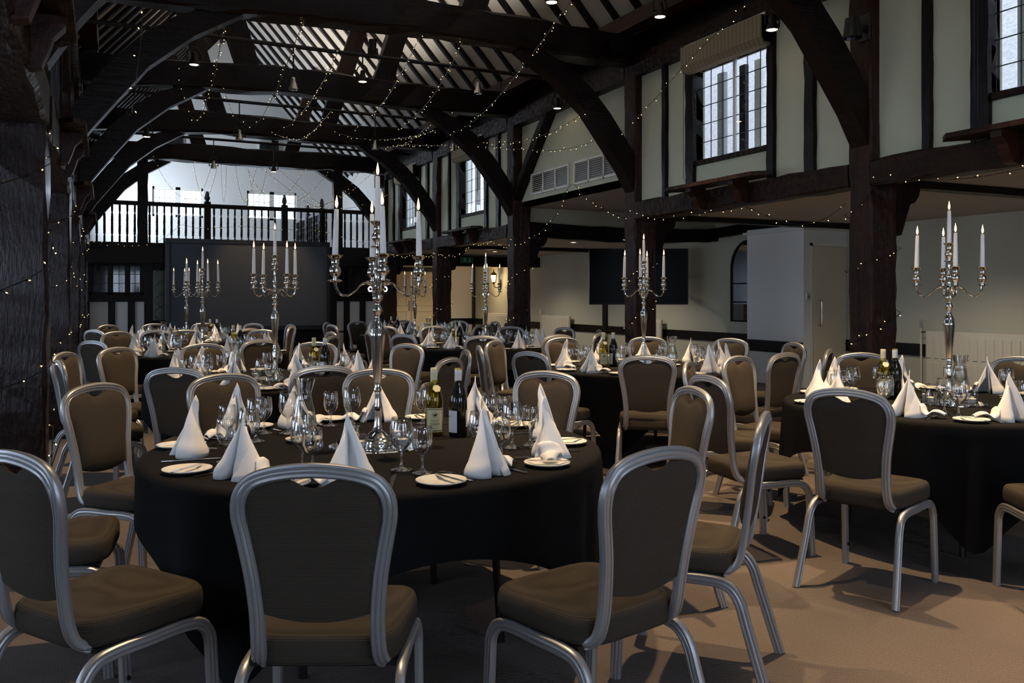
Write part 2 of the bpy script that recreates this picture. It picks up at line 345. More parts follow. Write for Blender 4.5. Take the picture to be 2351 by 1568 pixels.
# frames and panes of the windows that light the hall from outside the picture
def side_window(n, label, ax, fixed, a0, a1, z0, z1, nl):
    o = thing('window_%d' % n, label, 'window', kind='structure')
    def bxx(p, q, u, v, nm, mt, t0, t1):
        m = MB(); (m.box(fixed + t0, fixed + t1, p, q, u, v) if ax == 'x' else m.box(p, q, fixed + t0, fixed + t1, u, v)); return m.build(nm, mt, o)
    for k in range(nl + 1):
        c_ = a0 + (a1 - a0) * k / nl; bxx(c_ - .05, c_ + .05, z0, z1, 'frame_post', PAINT, 0, .07)
    for z in (z0, z1): bxx(a0, a1, z - .05, z + .05, 'frame_rail', PAINT, 0, .07)
    for k in range(nl):
        p, q = a0 + (a1 - a0) * k / nl + .05, a0 + (a1 - a0) * (k + 1) / nl - .05; bxx(p, q, z0 + .05, z1 - .05, 'pane', PANE, .03, .034)
for k, yy in enumerate((-1.6, 2.0, 5.6, 9.2, 12.8, 16.4, 19.6)):
    side_window(21 + k, 'white three-light window in the aisle wall, %s from the camera end' % ['first', 'second', 'third', 'fourth', 'fifth', 'sixth', 'seventh'][k], 'x', XLA - .07, yy - .85, yy + .85, .9, 2.1, 3)
side_window(28, 'tall three-light window behind the camera by the dark posts', 'y', YS - .07, .1, 1.9, .9, 2.6, 3); side_window(29, 'tall three-light window behind the camera by the radiators', 'y', YS - .07, 3.7, 5.5, .9, 2.6, 3)
side_window(30, 'wide gable window high behind the camera', 'y', YS - .07, 1.7, 4.1, 4.4, 6.0, 3)
# upper arcade walls with clerestory windows
ZB0, ZB1, ZP0, ZP1 = 2.34, 2.57, 4.17, 4.42           # rail beam and wall plate
SZ0, SZ1 = 2.93, 3.97
bays = [(TR[i] + PD, TR[i + 1]) for i in range(5)] + [(YS, TR[0])]
def bay_win(b): c = (b[0] + b[1]) / 2; return c - .62, c + .62
win_no = [0]
def window_clerestory(xw, sgn, y0, y1, where):
    win_no[0] += 1
    o = thing('window_%d' % win_no[0], 'leaded timber window high on the arcade wall, %s' % where, 'window', (0, 0, 0), kind='structure')
    fx0, fx1 = sorted((xw - sgn * .03, xw + sgn * .10)); t = .045
    for n, args in (('frame_sill', (y0 - .05, y1 + .05, SZ0 - .06, SZ0)), ('frame_head', (y0 - .05, y1 + .05, SZ1, SZ1 + .05)),
                    ('frame_jamb', (y0 - .05, y0, SZ0, SZ1)), ('frame_jamb', (y1, y1 + .05, SZ0, SZ1))):
        MB().bbox(fx0, fx1, *args, .006).build(n, T_Y, o)
    gxp = xw + sgn * .05
    MB().box(*sorted((gxp - .012, gxp + .012)), (y0 + y1) / 2 - .02, (y0 + y1) / 2 + .02, SZ0, SZ1).build('mullion', PAINT, o)
    ny, nz = 6, 5; me = None; py = (y1 - y0) / ny; pz = (SZ1 - SZ0) / nz
    for i in range(ny):
        for k in range(nz):
            if me is None:
                q = MB().box(-.002, .002, -py / 2 + .004, py / 2 - .004, -pz / 2 + .004, pz / 2 - .004).build('pane', PANE, o); me = q.data
            else: q = mesh_obj('pane', me, o)
            q.location = (gxp, y0 + (i + .5) * py, SZ0 + (k + .5) * pz)
    lead = MB()
    for i in range(1, ny): lead.box(gxp - .004, gxp + .004, y0 + i * py - .004, y0 + i * py + .004, SZ0, SZ1)
    for k in range(1, nz): lead.box(gxp - .004, gxp + .004, y0, y1, SZ0 + k * pz - .004, SZ0 + k * pz + .004)
    lead.build('lead_cames', LEADM, o)
    # outer casement beyond the secondary glazing
    x2 = xw + sgn * .30
    for yy, wd, mt in ((y0 + .05, .10, T_BLK), (y0 + .55, .09, PAINT), (y0 + .80, .10, T_BLK), (y1 - .06, .12, EXT)):
        MB().box(*sorted((x2, x2 + sgn * .05)), yy - wd / 2, yy + wd / 2, SZ0, SZ1).build('outer_mullion', mt, o)
    return o
def arcade(xf, sgn, side):
    """xf: nave face of the posts; sgn: +1 wall lies towards +x"""
    wall = MB(); xw = xf + sgn * .10; xb = xw + sgn * .12
    X0, X1 = sorted((xw, xb))
    studs = []
    for bi, b in enumerate(bays):
        if sgn > 0 and bi == 2 - 0 and abs(b[1] - TR[3]) < .01:            # the bay with the air vents
            wall.box(xw + .06, xb + .06, b[0], b[1], 2.85, ZP0)
            continue
        y0, y1 = bay_win(b)
        if b[0] == YS: y0, y1 = -1.6, -.36
        wall.box(X0, X1, b[0], y0, ZB1, ZP0); wall.box(X0, X1, y1, b[1], ZB1, ZP0)
        wall.box(X0, X1, y0, y1, ZB1, SZ0); wall.box(X0, X1, y0, y1, SZ1, ZP0)
        studs += [(y0 - .045, .09, 0), (y1 + .075, .15, 0)]
        studs += [((b[0] + y0) / 2 - .02, .12, 1), ((y1 + b[1]) / 2 + .02, .075, 1)]
        where = {0: 'at the front end', 1: 'in the bay before the vents', 2: 'in the middle bay', 3: 'in the bay past the vents', 4: 'in the bay beside the balcony', 5: 'behind the camera'}[bi]
        window_clerestory(xw, sgn, y0, y1, where + (' above the radiators' if sgn > 0 else ' above the dark posts'))
    tag(wall.build('wall_%s_upper' % side, CREAM), 'cream plaster infill between the upper timbers, %s arcade' % ('radiator side' if sgn > 0 else 'dark-post side'), 'wall', None, 'structure')
    fr = thing('trim_%s' % ('1' if sgn > 0 else '2'), 'dark hewn studs, rail and wall plate of the %s arcade' % ('radiator-side' if sgn > 0 else 'dark-post'), 'timber frame', kind='structure')
    for y, wd, k in studs:
        MB().beam((xw + sgn * .02, y, ZB1), (xw + sgn * .02, y, ZP0), wd, .14, up=(1, 0, 0), seg=9, jit=.006).build('stud', T_Z, fr)
    for bi, b in enumerate(bays):
        MB().beam((xf + sgn * .12, b[0], (ZP0 + ZP1) / 2), (xf + sgn * .12, b[1], (ZP0 + ZP1) / 2), .26, ZP1 - ZP0, seg=8, jit=.01).build('wall_plate', T_Y, fr)
        if sgn > 0 and bi == 2: continue
        MB().beam((xf + sgn * .11, b[0], (ZB0 + ZB1) / 2), (xf + sgn * .11, b[1], (ZB0 + ZB1) / 2), .24, ZB1 - ZB0, seg=14, jit=.012, ch=.02).build('rail_beam', T_Y, fr)
    if sgn > 0:
        b = bays[2]
        MB().beam((xf + .10, b[1] + .05, 3.0), (xf + .10, b[1] - 1.15, 4.2), .13, .20, up=(1, 0, 0), seg=8, jit=.008, curve=lambda t: 0).build('corner_brace', T_Z, fr)
        MB().beam((xf + .10, b[0] - .05, 3.0), (xf + .10, b[0] + 1.15, 4.2), .13, .20, up=(1, 0, 0), seg=8, jit=.008).build('corner_brace', T_Z, fr)
    return xw
arcade(XR, 1, 'right'); arcade(XL, -1, 'left')
struct(MB().box(XR + .12, XR + .45, YS, YN, 4.40, 4.75), 'trim_6', T_BLK, 'dark eaves board above the radiator-side wall plate', 'eaves board'); struct(MB().box(XL - .45, XL - .12, YS, YN, 4.40, 4.75), 'trim_7', T_BLK, 'dark eaves board above the dark-post wall plate', 'eaves board')
struct(MB().box(XR + .10, XR + .22, TR[5] + PD, YN, 2.3, 4.75), 'wall_balcony_right', WHITE, 'white side wall at the end of the balcony', 'wall')
struct(MB().box(XL - .24, XL - .12, TR[5] + PD, YN, 2.3, 3.05).box(XL - .24, XL - .12, TR[5] + PD, YN, 4.45, 4.75).box(XL - .24, XL - .12, TR[5] + PD, 21.55, 3.05, 4.45).box(XL - .24, XL - .12, 24.25, YN, 3.05, 4.45), 'wall_balcony_left', WHITE, 'white side wall with an added light opening at the dark-post end of the balcony', 'wall')  # opening made up to hold the balcony fill lamp
tag(MB().box(11.6, 11.7, YS, YN, 2.3, 6.5).build('wall_exterior', TILE), 'tile-hung wall of the neighbouring building seen through the windows', 'wall', None, 'structure')

# shelves on brackets under the windows
def sill_shelf(xf, sgn, yc, label):
    o = thing('wall_shelf', label, 'shelf', (xf, yc, 2.50), 0, 'plank shelves under the high windows')
    x1 = -sgn * (.26 if sgn > 0 else .18)
    MB().prism([(-.70, 0), (-.86, x1 * .55), (-.74, x1), (.74, x1), (.86, x1 * .55), (.70, 0)], lambda a, b: (b, a, .075), lambda a, b: (b, a, .115)).build('plank', T_Y, o)
    for s in (-.36, .36):
        pts = [(0, .075), (x1 * .82, .075), (x1 * .80, .03), (x1 * .55, -.02), (x1 * .45, -.08), (x1 * .30, -.15), (x1 * .10, -.16), (0, -.16)]
        MB().prism(pts, lambda a, b: (a, s - .045, b), lambda a, b: (a, s + .045, b)).build('bracket', T_RED, o)
    return o
for bi, nm in ((0, 'at the front end'), (1, 'before the vents'), (3, 'past the vents'), (4, 'beside the balcony')):
    sill_shelf(XR, 1, (bays[bi][0] + bays[bi][1]) / 2, 'dark plank shelf on two brackets, radiator side, %s' % nm)
for bi, nm in ((0, 'first'), (1, 'second'), (2, 'third'), (3, 'fourth')):
    sill_shelf(XL, -1, (bays[bi][0] + bays[bi][1]) / 2, 'dark plank shelf on brackets above the dark posts, %s from the camera' % nm)
# roman blinds
for bi, nm in ((0, 'at the front end'), (1, 'before the vents'), (3, 'past the vents'), (4, 'beside the balcony')):
    y0, y1 = bay_win(bays[bi])
    o = thing('roman_blind', 'raised taupe striped roman blind over the window %s' % nm, 'blind', (XR, (y0 + y1) / 2, 3.93), 0, 'roman blinds')
    hw = .68; f = MB()
    for k in range(4): f.bbox(-.05 - .012 * k, .06, -hw, hw, .0 + .02 * k, .30, .008)
    f.build('fabric', BLIND, o)
    MB().bbox(-.03, .07, -hw, hw, .30, .33, .004).build('headrail', PAINT, o)
    MB().tube([(-.02, hw - .03, .28), (-.02, hw - .03, -1.2), (-.04, hw - .03, -1.23), (-.06, hw - .03, -1.2), (-.06, hw - .03, .28)], .003, 5).build('pull_cord', IRON, o)

# roof
rf = MB()
def roof_pt(x, z): return x, z
sl = (RIDGE - EAVE) / (XC - (XL - .30)); xe0, xe1 = XL - .30, XR + .30
for sx in (-1, 1):
    xe = XC + sx * (XC - xe0)
    a = (xe, EAVE + .12); b = (XC, RIDGE + .12)
    rf.add([(a[0], YS, a[1]), (a[0], YN, a[1]), (b[0], YN, b[1]), (b[0], YS, b[1]), (a[0], YS, a[1] + .15), (a[0], YN, a[1] + .15), (b[0], YN, b[1] + .15), (b[0], YS, b[1] + .15)],
           [(0, 1, 2, 3), (7, 6, 5, 4), (0, 4, 5, 1), (3, 2, 6, 7), (0, 3, 7, 4), (1, 5, 6, 2)])
roof = struct(rf, 'ceiling', ROOFP, 'pale plaster slopes of the open roof between dark rafters', 'ceiling')
rme = {}
y = YS + .2; k = 0
while y < YN:
    for sx in (-1, 1):
        if sx not in rme:
            q = MB().beam((XC + sx * (XC - xe0), 0, EAVE + .085), (XC, 0, RIDGE + .085), .085, .075, up=(0, 0, 1), seg=10, jit=.009).build('rafter', T_RAF, roof); rme[sx] = q.data
        else: q = mesh_obj('rafter', rme[sx], roof)
        q.location = (0, y, RND.uniform(-.015, .015))
    y += .52; k += 1
for sx in (-1, 1):
    xp = XC + sx * 3.08; zp = EAVE + sl * (abs(XC - xe0) - 3.08) - .14
    for i in range(5):
        MB().beam((xp, TR[i], zp), (xp, TR[i + 1], zp), .20, .20, seg=6, jit=.012).build('purlin', T_RED, roof)
MB().beam((XC, YS, RIDGE - .02), (XC, YN, RIDGE - .02), .12, .2, seg=10, jit=.01).build('ridge_piece', T_RAF, roof)

# trusses: two posts, tie beam, arch braces and raking struts
NTH = ['first', 'second', 'third', 'fourth', 'fifth', 'sixth']
ZT0, ZT1 = 4.30, 4.68
def arch_brace(sgn, xf):
    lo = [(0, 2.70), (.17, 2.98), (.37, 3.24), (.70, 3.66), (1.13, 4.02), (1.62, 4.31)]
    up = [(1.32, 4.34), (.98, 4.22), (.62, 3.96), (.34, 3.66), (.10, 3.34), (0, 3.18)]
    return [(xf + sgn * a, b) for a, b in lo + up]
for i, ty in enumerate(TR):
    o = thing('truss_beam', 'dark oak roof truss with posts and arched braces, %s from the camera' % NTH[i], 'roof truss', kind='structure')
    yc = ty + PD / 2
    MB().beam((XL - .25, yc, (ZT0 + ZT1) / 2), (XR + .25, yc, (ZT0 + ZT1) / 2 + .03), .30, ZT1 - ZT0, seg=22, jit=.018, ch=.03, curve=lambda t: .05 * math.sin(PI * t) - .02 + .02 * math.sin(11 * t + i)).build('tie_beam', T_X, o)
    for sgn, xf, mt in ((1, XL, T_L), (-1, XR, T_R)):
        MB().beam((xf - sgn * PW / 2, yc, 0), (xf - sgn * PW / 2, yc, ZT1 - .05), PW, PD, up=(0, -1, 0), seg=26, jit=.010, ch=.018).build('post', mt, o)
        MB().prism(arch_brace(sgn, xf), lambda a, b: (a, yc - .10, b), lambda a, b: (a, yc + .10, b)).build('arch_brace', T_X, o)
        MB().beam((XC - sgn * 1.0, yc, ZT1 - .02), (XC - sgn * 1.62, yc, 6.62), .30, .20, up=(0, 1, 0), seg=6, jit=.015).build('raking_strut', T_Z, o)
        # bracket under the aisle beam
        pts = [(0, 1.90), (.10, 1.92), (.16, 2.08), (.21, 2.20), (.27, 2.22), (.32, 2.28), (.34, 2.36), (0, 2.36)]
        MB().prism([(xf - sgn * (PW - .01 + a), b) for a, b in pts], lambda a, b: (a, yc - .10, b), lambda a, b: (a, yc + .10, b)).build('corbel', T_Z, o)
        xo = XA if sgn < 0 else XLA
        if not (sgn < 0 and i in (3, 5)):
            MB().beam((xf - sgn * PW, yc, 2.40), (xo, yc, 2.39), .12, .08, seg=8, jit=.008).build('aisle_beam', T_BLK, o)
    if i == 5:
        for xp in (.74, 5.0):
            MB().beam((xp, yc + .05, 2.3), (xp, yc + .05, ZT0 + .1), .21, .20, up=(0, -1, 0), seg=10, jit=.008).build('balcony_post', T_Z, o)

# aisle ceilings
c = MB()
c.box(XR + .05, XA, YS, TR[2] + .05, 2.43, 2.53); c.box(XR + .05, XA, TR[3] + .20, YN, 2.43, 2.53)
struct(c, 'ceiling_aisle_right', CEIL, 'low plain ceiling of the aisle above the radiators', 'ceiling')
struct(MB().box(XLA, XL - .05, YS, YN, 2.43, 2.53), 'ceiling_aisle_left', CEIL, 'low ceiling of the aisle beyond the dark posts', 'ceiling')
c = MB().box(XR + .16, XA, TR[2] + .2, TR[3] + .1, 2.85, 2.93)
struct(c, 'ceiling_alcove', CEIL, 'raised plaster soffit below the air vents', 'ceiling')
struct(MB().box(XR + .3, XA, TR[3] + .10, TR[3] + .2, 2.5, 2.9).box(XR + .3, XA, TR[2] + .1, TR[2] + .2, 2.44, 2.9), 'wall_alcove', AISLE, 'narrow plaster wall above the bowed cross beam', 'wall')
t = thing('trim_3', 'bowed dark cross beam at the end of the vent bay', 'timber beam', kind='structure')
MB().beam((XR + .3, TR[3] + .12, 2.48), (XA, TR[3] + .12, 2.52), .2, .24, seg=16, jit=.012, curve=lambda t: -.05 * math.sin(PI * t * .9)).build('cross_beam', T_BLK, t)
MB().beam((XA - .05, TR[3] + .1, 2.54), (XA - .05, TR[2] + 1.6, 2.60), .14, .18, seg=6, jit=.01).build('wall_beam', T_BLK, t)
t = thing('trim_4', 'dark lintel across the aisle under the exit sign', 'timber beam', kind='structure')
MB().beam((XR + .3, TR[5] + .1, 2.26), (XA, TR[5] + .1, 2.26), .2, .26, seg=10, jit=.008).build('lintel_beam', T_BLK, t)
struct(MB().box(XR + .2, XA, TR[5] + .12, TR[5] + .2, 2.36, 2.5), 'wall_lintel', AISLE, 'plaster strip above the dark lintel', 'wall')
# dado rail and studs of the aisle wall
t = thing('trim_5', 'dark dado rail and studs on the cream aisle wall', 'timber trim', kind='structure')
MB().box(XA - .03, XA, YS, 10.0, .54, .71).build('dado_rail', T_BLK, t)
MB().box(XA - .03, XA, 11.3, YN, .54, .71).build('dado_rail', T_BLK, t)
for yy in (17.1, 24.9): MB().box(XA - .04, XA, yy - .09, yy + .09, 0, 2.43).build('stud', T_BLK, t)
MB().box(9.0, XA, YN - .03, YN, .54, .71).build('dado_rail', T_BLK, t)
MB().box(7.2, 7.45, YN - .05, YN, 0, 2.43).build('door_post', T_BLK, t); MB().box(9.12, 9.35, YN - .05, YN, 0, 2.43).build('door_post', T_BLK, t)
MB().box(7.2, 9.35, YN - .05, YN, 2.12, 2.25).build('door_head', T_BLK, t)

# air vents in the white bay
def air_vent(yc, label):
    o = thing('air_vent', label, 'air vent', (XR + .15, yc, 3.17), 0, 'air vents')
    hw, hh = .62, .17
    MB().box(.0, .012, -hw + .03, hw - .03, -hh + .02, hh - .02).build('backing', BLACK, o)
    f = MB()
    f.box(-.02, .008, -hw, hw, hh - .03, hh).box(-.02, .008, -hw, hw, -hh, -hh + .03)
    for a in (-hw, -hw / 3, hw / 3, hw): f.box(-.02, .008, a - .015, a + .015, -hh, hh)
    f.build('frame', PAINT, o)
    me = None
    for p in range(3):
        for k in range(9):
            if me is None:
                q = MB().add([(-.015, -.18, -.004), (.005, -.18, .010), (.005, .18, .010), (-.015, .18, -.004), (-.015, -.18, -.008), (.005, -.18, .006), (.005, .18, .006), (-.015, .18, -.008)],
                             [(0, 1, 2, 3), (7, 6, 5, 4), (0, 4, 5, 1), (3, 2, 6, 7), (0, 3, 7, 4), (1, 5, 6, 2)]).build('slat', RADI, o); me = q.data
            else: q = mesh_obj('slat', me, o)
            q.location = (-.002, (p - 1) * hw * 2 / 3, -.125 + k * .031)
    return o
air_vent(12.05, 'white louvred air vent nearer the far posts, one of two'); air_vent(10.62, 'white louvred air vent partly behind the arched brace')

# boxed lobby with the plain door
lb = MB().box(9.45, XA, 10.0, 11.27, 0, 2.44)
lob = struct(lb, 'wall_lobby', WHITE, 'white boxed lobby standing against the aisle wall', 'wall')
MB().box(9.40, XA, 9.95, 11.32, 2.36, 2.40).build('cornice', PAINT, lob); MB().box(9.42, 9.45, 10.02, 11.3, .50, .68).build('dado_rail', T_BLK, lob)
d = thing('door_1', 'flush cream door with a steel pull handle in the white lobby', 'door', (9.62, 10.0, 0), kind='structure')
MB().bbox(0, .64, -.03, 0, .01, 2.12, .004).build('leaf', DOORC, d)
MB().box(-.05, -.012, -.02, 0, 0, 2.17).box(-.05, .68, -.02, 0, 2.13, 2.18).build('door_frame', PAINT, d)
MB().tube(catmull([(.10, -.03, .93), (.10, -.075, .935), (.10, -.085, .97), (.10, -.085, 1.27), (.10, -.075, 1.305), (.10, -.03, 1.31)], 5), .010, 8).build('pull_handle', CHROME, d)
s = thing('key_switch', 'small square steel key switch beside the cream door', 'switch', (9.53, 9.995, 1.37))
MB().bbox(-.045, .045, -.012, 0, -.055, .055, .003).build('plate', CHROME, s); MB().box(-.006, .006, -.018, -.012, -.016, .016).build('keyhole', BLACK, s)
# far double doors
d = thing('door_2', 'cream panelled double doors at the far end of the aisle', 'door', (7.45, YN - .04, 0), kind='structure')
for k in range(2):
    x0 = k * .84
    lf = MB().bbox(x0, x0 + .825, -.03, 0, .01, 2.10, .004).build('leaf', DOORC, d)
    for z0, z1 in ((.15, .95), (1.10, 1.98)):
        MB().box(x0 + .12, x0 + .70, -.045, -.03, z1 - .02, z1).box(x0 + .12, x0 + .70, -.045, -.03, z0, z0 + .02).box(x0 + .12, x0 + .14, -.045, -.03, z0, z1).box(x0 + .68, x0 + .70, -.045, -.03, z0, z1).build('panel_moulding', DOORC, lf)
    MB().box(x0 + (.74 if k == 0 else .03), x0 + (.80 if k == 0 else .09), -.04, -.03, .95, 1.25).build('push_plate', CHROME, lf)

# ------------------------------------------------------------------ balcony
bal = struct(MB().box(XLA, XR + .3, TR[5] + .12, YN, 2.26, 2.50), 'floor_balcony', T_X, 'dark boarded balcony floor with deep front beam', 'balcony')
MB().beam((XL - .3, TR[5] + .08, 2.30), (XR + .2, TR[5] + .08, 2.30), .2, .42, seg=14, jit=.01).build('front_beam', T_X, bal)
br = thing('balustrade', 'dark turned-baluster railing along the balcony front', 'balustrade', (0, TR[5] + .14, 2.50))
MB().bbox(XL - .3, XR + .2, -.05, .05, .84, .93, .012).build('handrail', T_X, br); MB().bbox(XL - .3, XR + .2, -.04, .04, .0, .04, .006).build('bottom_rail', T_X, br)
BPROF = [(.022, .04), (.022, .17), (.014, .19), (.018, .205), (.026, .22), (.026, .24), (.020, .25), (.026, .26), (.026, .40), (.020, .41), (.026, .42), (.026, .45), (.020, .46), (.026, .47), (.026, .60), (.020, .61), (.026, .62), (.026, .635), (.014, .66), (.020, .70), (.024, .72), (.024, .84)]
bme = None; x = XL - .15
newels = (2.07, 3.76)
while x < XR:
    if all(abs(x - q) > .12 for q in newels + (.74, 5.0)):
        if bme is None: q = MB().lathe(BPROF, 8).build('baluster', T_BLK, br, smooth=True); bme = q.data
        else: q = mesh_obj('baluster', bme, br)
        q.location = (x, 0, 0)
    x += .148
def newel(parent, loc):
    o = MB().bbox(-.07, .07, -.07, .07, -.1, .98, .008).build('newel_post', T_BLK, parent); o.location = loc
    MB().lathe([(.055, .98), (.03, 1.0), (.05, 1.03), (.062, 1.05), (.03, 1.20), (.018, 1.215)], 4, close=True).build('finial', T_BLK, o)
for q in newels: newel(br, (q, 0, 0))
br2 = thing('stair_balustrade', 'dark balustrade returning beside the balcony stair', 'balustrade', (4.72, TR[5] + .5, 2.50))
MB().bbox(-.04, .04, 0, 3.2, .84, .92, .01).build('handrail', T_Y, br2)
for k in range(16):
    if k % 8 != 0: mesh_obj('baluster', bme, br2, (0, .05 + k * .2, 0))
for k in (0, 1): newel(br2, (0, .05 + k * 1.6, 0))
# screen wall below the balcony
sw = thing('wall_screen', 'dark timber-framed wall with small leaded windows under the balcony', 'wall', kind='structure')
ysw = TR[5] + .35
def lead_window(parent, x0, x1, z0, z1, nx, nz, glass, y):
    px = (x1 - x0) / nx; pz = (z1 - z0) / nz; me = None
    for i in range(nx):
        for k in range(nz):
            if me is None: q = MB().box(-px / 2 + .004, px / 2 - .004, -.002, .002, -pz / 2 + .004, pz / 2 - .004).build('pane', glass, parent); me = q.data
            else: q = mesh_obj('pane', me, parent)
            q.location = (x0 + (i + .5) * px, y, z0 + (k + .5) * pz)
    m = MB()
    for i in range(nx + 1): m.box(x0 + i * px - .006, x0 + i * px + .006, y - .006, y + .006, z0, z1)
    for k in range(nz + 1): m.box(x0, x1, y - .006, y + .006, z0 + k * pz - .006, z0 + k * pz + .006)
    m.build('lead_cames', LEADM, parent)
for mir in (0, 1):
    fx = (lambda x: x) if mir == 0 else (lambda x: 2 * XC - x)
    def bx(a, b, z0, z1, mat, nm, dy=0.0, th=.12):
        a, b = sorted((fx(a), fx(b))); return MB().bbox(a, b, ysw - dy, ysw + th, z0, z1, .008).build(nm, mat, sw)
    bx(-.34, .80, 0, .55, PANELW, 'plaster_panel', -.04)
    bx(-.34, .80, .5, 1.26, PANELW, 'plaster_panel', -.04); bx(-.34, .80, 1.26, 1.46, T_X, 'rail', .02); bx(-.34, .80, 2.05, 2.28, T_X, 'rail', .02)
    bx(-.34, .80, 0, .12, T_X, 'rail', .02)
    for a in (-.34, .065, .455): bx(a + (0 if a > -.3 else 0), a + (.14 if a > -.3 else .05), .1, 1.27, T_Z, 'stud', .02)
    for a in (-.34, .06, .40, .70): bx(a, a + .10, 1.4, 2.08, T_Z, 'mullion', .02)
    for a, b in ((-.24, .06), (.16, .40), (.50, .70)):
        lo, hi = sorted((fx(a), fx(b))); lead_window(sw, lo, hi, 1.46, 2.05, 2, 3, NIGHT, ysw + .05)
    bx(.78, .96, 0, 2.28, T_Z, 'door_post', .06)
    bx(.96, 1.62, 0, .85, T_BLK, 'door_panel', .0); bx(1.50, 1.62, .85, 2.28, T_BLK, 'door_stile', .0); bx(.96, 1.62, 1.95, 2.28, T_BLK, 'door_head', .0)
    # lozenge-glazed door light
    lo, hi = sorted((fx(1.0), fx(1.46))); MB().box(lo, hi, ysw + .05, ysw + .055, .85, 1.95).build('pane', OPAL, sw)
    m = MB()
    for k in range(4):
        zc = 1.0 + k * .28
        for c0 in (0, 1):
            xm = lo + (hi - lo) * (.25 + .5 * c0)
            pts = [(xm, zc - .14), (xm + .11, zc - .05), (xm + .11, zc + .05), (xm, zc + .14), (xm - .11, zc + .05), (xm - .11, zc - .05)]
            for p, q in zip(pts, pts[1:] + pts[:1]): m.beam((p[0], ysw + .04, p[1]), (q[0], ysw + .04, q[1]), .010, .012, up=(0, 1, 0))
    m.build('lead_lattice', LEADM, sw)
    bx(1.62, XC + .01, 0, 2.28, T_BLK, 'boarding', -.03)

# gable windows
for wi, (a, b) in enumerate(gx):
    o = thing('window_%d' % (win_no[0] + 1 + wi), 'bright white-framed leaded window in the gable, %s' % ('beside the balcony post' if wi == 0 else 'behind the finialed newel'), 'window', kind='structure')
    mid = (a + b) / 2
    f = MB().box(a, b, YN + .05, YN + .12, gz1 - .07, gz1).box(a, b, YN + .05, YN + .12, gz0, gz0 + .06).box(a, a + .05, YN + .05, YN + .12, gz0, gz1).box(b - .05, b, YN + .05, YN + .12, gz0, gz1).box(mid - .06, mid + .06, YN + .05, YN + .12, gz0, gz1)
    f.build('frame', PAINT, o)
    for p, q in ((a + .05, mid - .06), (mid + .06, b - .05)): lead_window(o, p, q, gz0 + .06, gz1 - .07, 4, 3, PANE, YN + .09)
# wall fans
def wall_fan(x, z, label):
    o = thing('extractor_fan', label, 'fan', (x, YN, z), 0, 'extractor fans on the gable')
    MB().bbox(-.30, .30, -.05, 0, -.27, .27, .01).build('surround', PAINT, o)
    MB().bbox(-.26, .26, -.09, -.05, -.23, .23, .008).build('housing', BLACK, o)
    g = MB()
    for r in (.05, .10, .15, .20): g.tube([(r * math.cos(k * PI / 10), -.11, r * math.sin(k * PI / 10)) for k in range(21)], .004, 5, ref=(0, 1, 0))
    for k in range(8): a = k * PI / 4; g.tube([(.03 * math.cos(a), -.11, .03 * math.sin(a)), (.21 * math.cos(a), -.10, .21 * math.sin(a))], .004, 5, ref=(0, 1, 0))
    g.build('guard', IRON, o)
    for k in range(4):
        a = k * PI / 2
        MB().add([(.02 * math.cos(a), -.094, .02 * math.sin(a)), (.18 * math.cos(a), -.098, .18 * math.sin(a)), (.18 * math.cos(a + .7), -.104, .18 * math.sin(a + .7)), (.02 * math.cos(a + .7), -.1, .02 * math.sin(a + .7))], [(0, 1, 2, 3)]).build('blade', IRON, o)
wall_fan(1.64, 5.38, 'square black extractor fan above the window beside the balcony post'); wall_fan(4.15, 5.42, 'square black extractor fan above the window behind the newel')

sp_ = PY(872, 416, 20.25)
o = thing('wall_speaker', 'small grey loudspeaker on the far post beside the balcony rail', 'speaker', (sp_.x, 20.40, sp_.z))
MB().bbox(-.11, .11, -.18, -.02, -.16, .16, .02).build('cabinet', EXT, o); MB().bbox(-.09, .09, -.19, -.18, -.14, .14, .004).build('grille', BLACK, o); MB().box(-.03, .03, -.02, .0, -.05, .05).build('bracket', BLACK, o)
# projection screen
p = thing('projection_screen', 'large dark grey projection screen in a black frame before the balcony', 'screen', (0, TR[5] - .35, 0))
sx0, sx1, sz0, sz1 = 1.17, 4.70, .62, 2.62
MB().box(sx0 + .08, sx1 - .08, .0, .02, sz0 + .1, sz1 - .1).build('fabric', SCREENM, p)
for a in ((sx0, sx1, sz1 - .1, sz1), (sx0, sx1, sz0, sz0 + .1), (sx0, sx0 + .09, sz0 + .1, sz1 - .1), (sx1 - .09, sx1, sz0 + .1, sz1 - .1)): MB().bbox(a[0], a[1], -.02, .03, a[2], a[3], .004).build('border', BLACK, p)
MB().box(sx0 + .02, sx1 - .02, 0, .015, .02, sz0).build('skirt', CLOTH, p)
for a in (sx0 + .05, sx1 - .05): MB().bbox(a - .03, a + .03, .03, .09, 0, sz1, .004).bbox(a - .03, a + .03, -.25, .25, 0, .05, .004).build('stand', BLACK, p)

# ------------------------------------------------------------------ aisle fittings
tvp = PY(1466, 635, 13.75); 
tv = thing('television', 'big wall-arm television switched off between the timber posts', 'television', (tvp.x, tvp.y, tvp.z), -TH)
dtv = tvp.x * ST + tvp.y * CT; tw, th_ = 228 * dtv / F / 2, 129 * dtv / F / 2
MB().bbox(-tw, tw, .0, .05, -th_, th_, .008).build('housing', BLACK, tv); MB().box(-tw + .015, tw - .015, -.003, .001, -th_ + .02, th_ - .015).build('display', TVG, tv)
a = tv.matrix_basis.inverted() @ Vector((XA - .06, tvp.y + 1.0, tvp.z))
MB().bbox(-.2, .2, .05, .08, -.2, .2, .004).tube([(0, .07, 0), (a.x * .5, a.y * .5 + .2, 0), a], .03, 8).build('wall_arm', BLACK, tv)

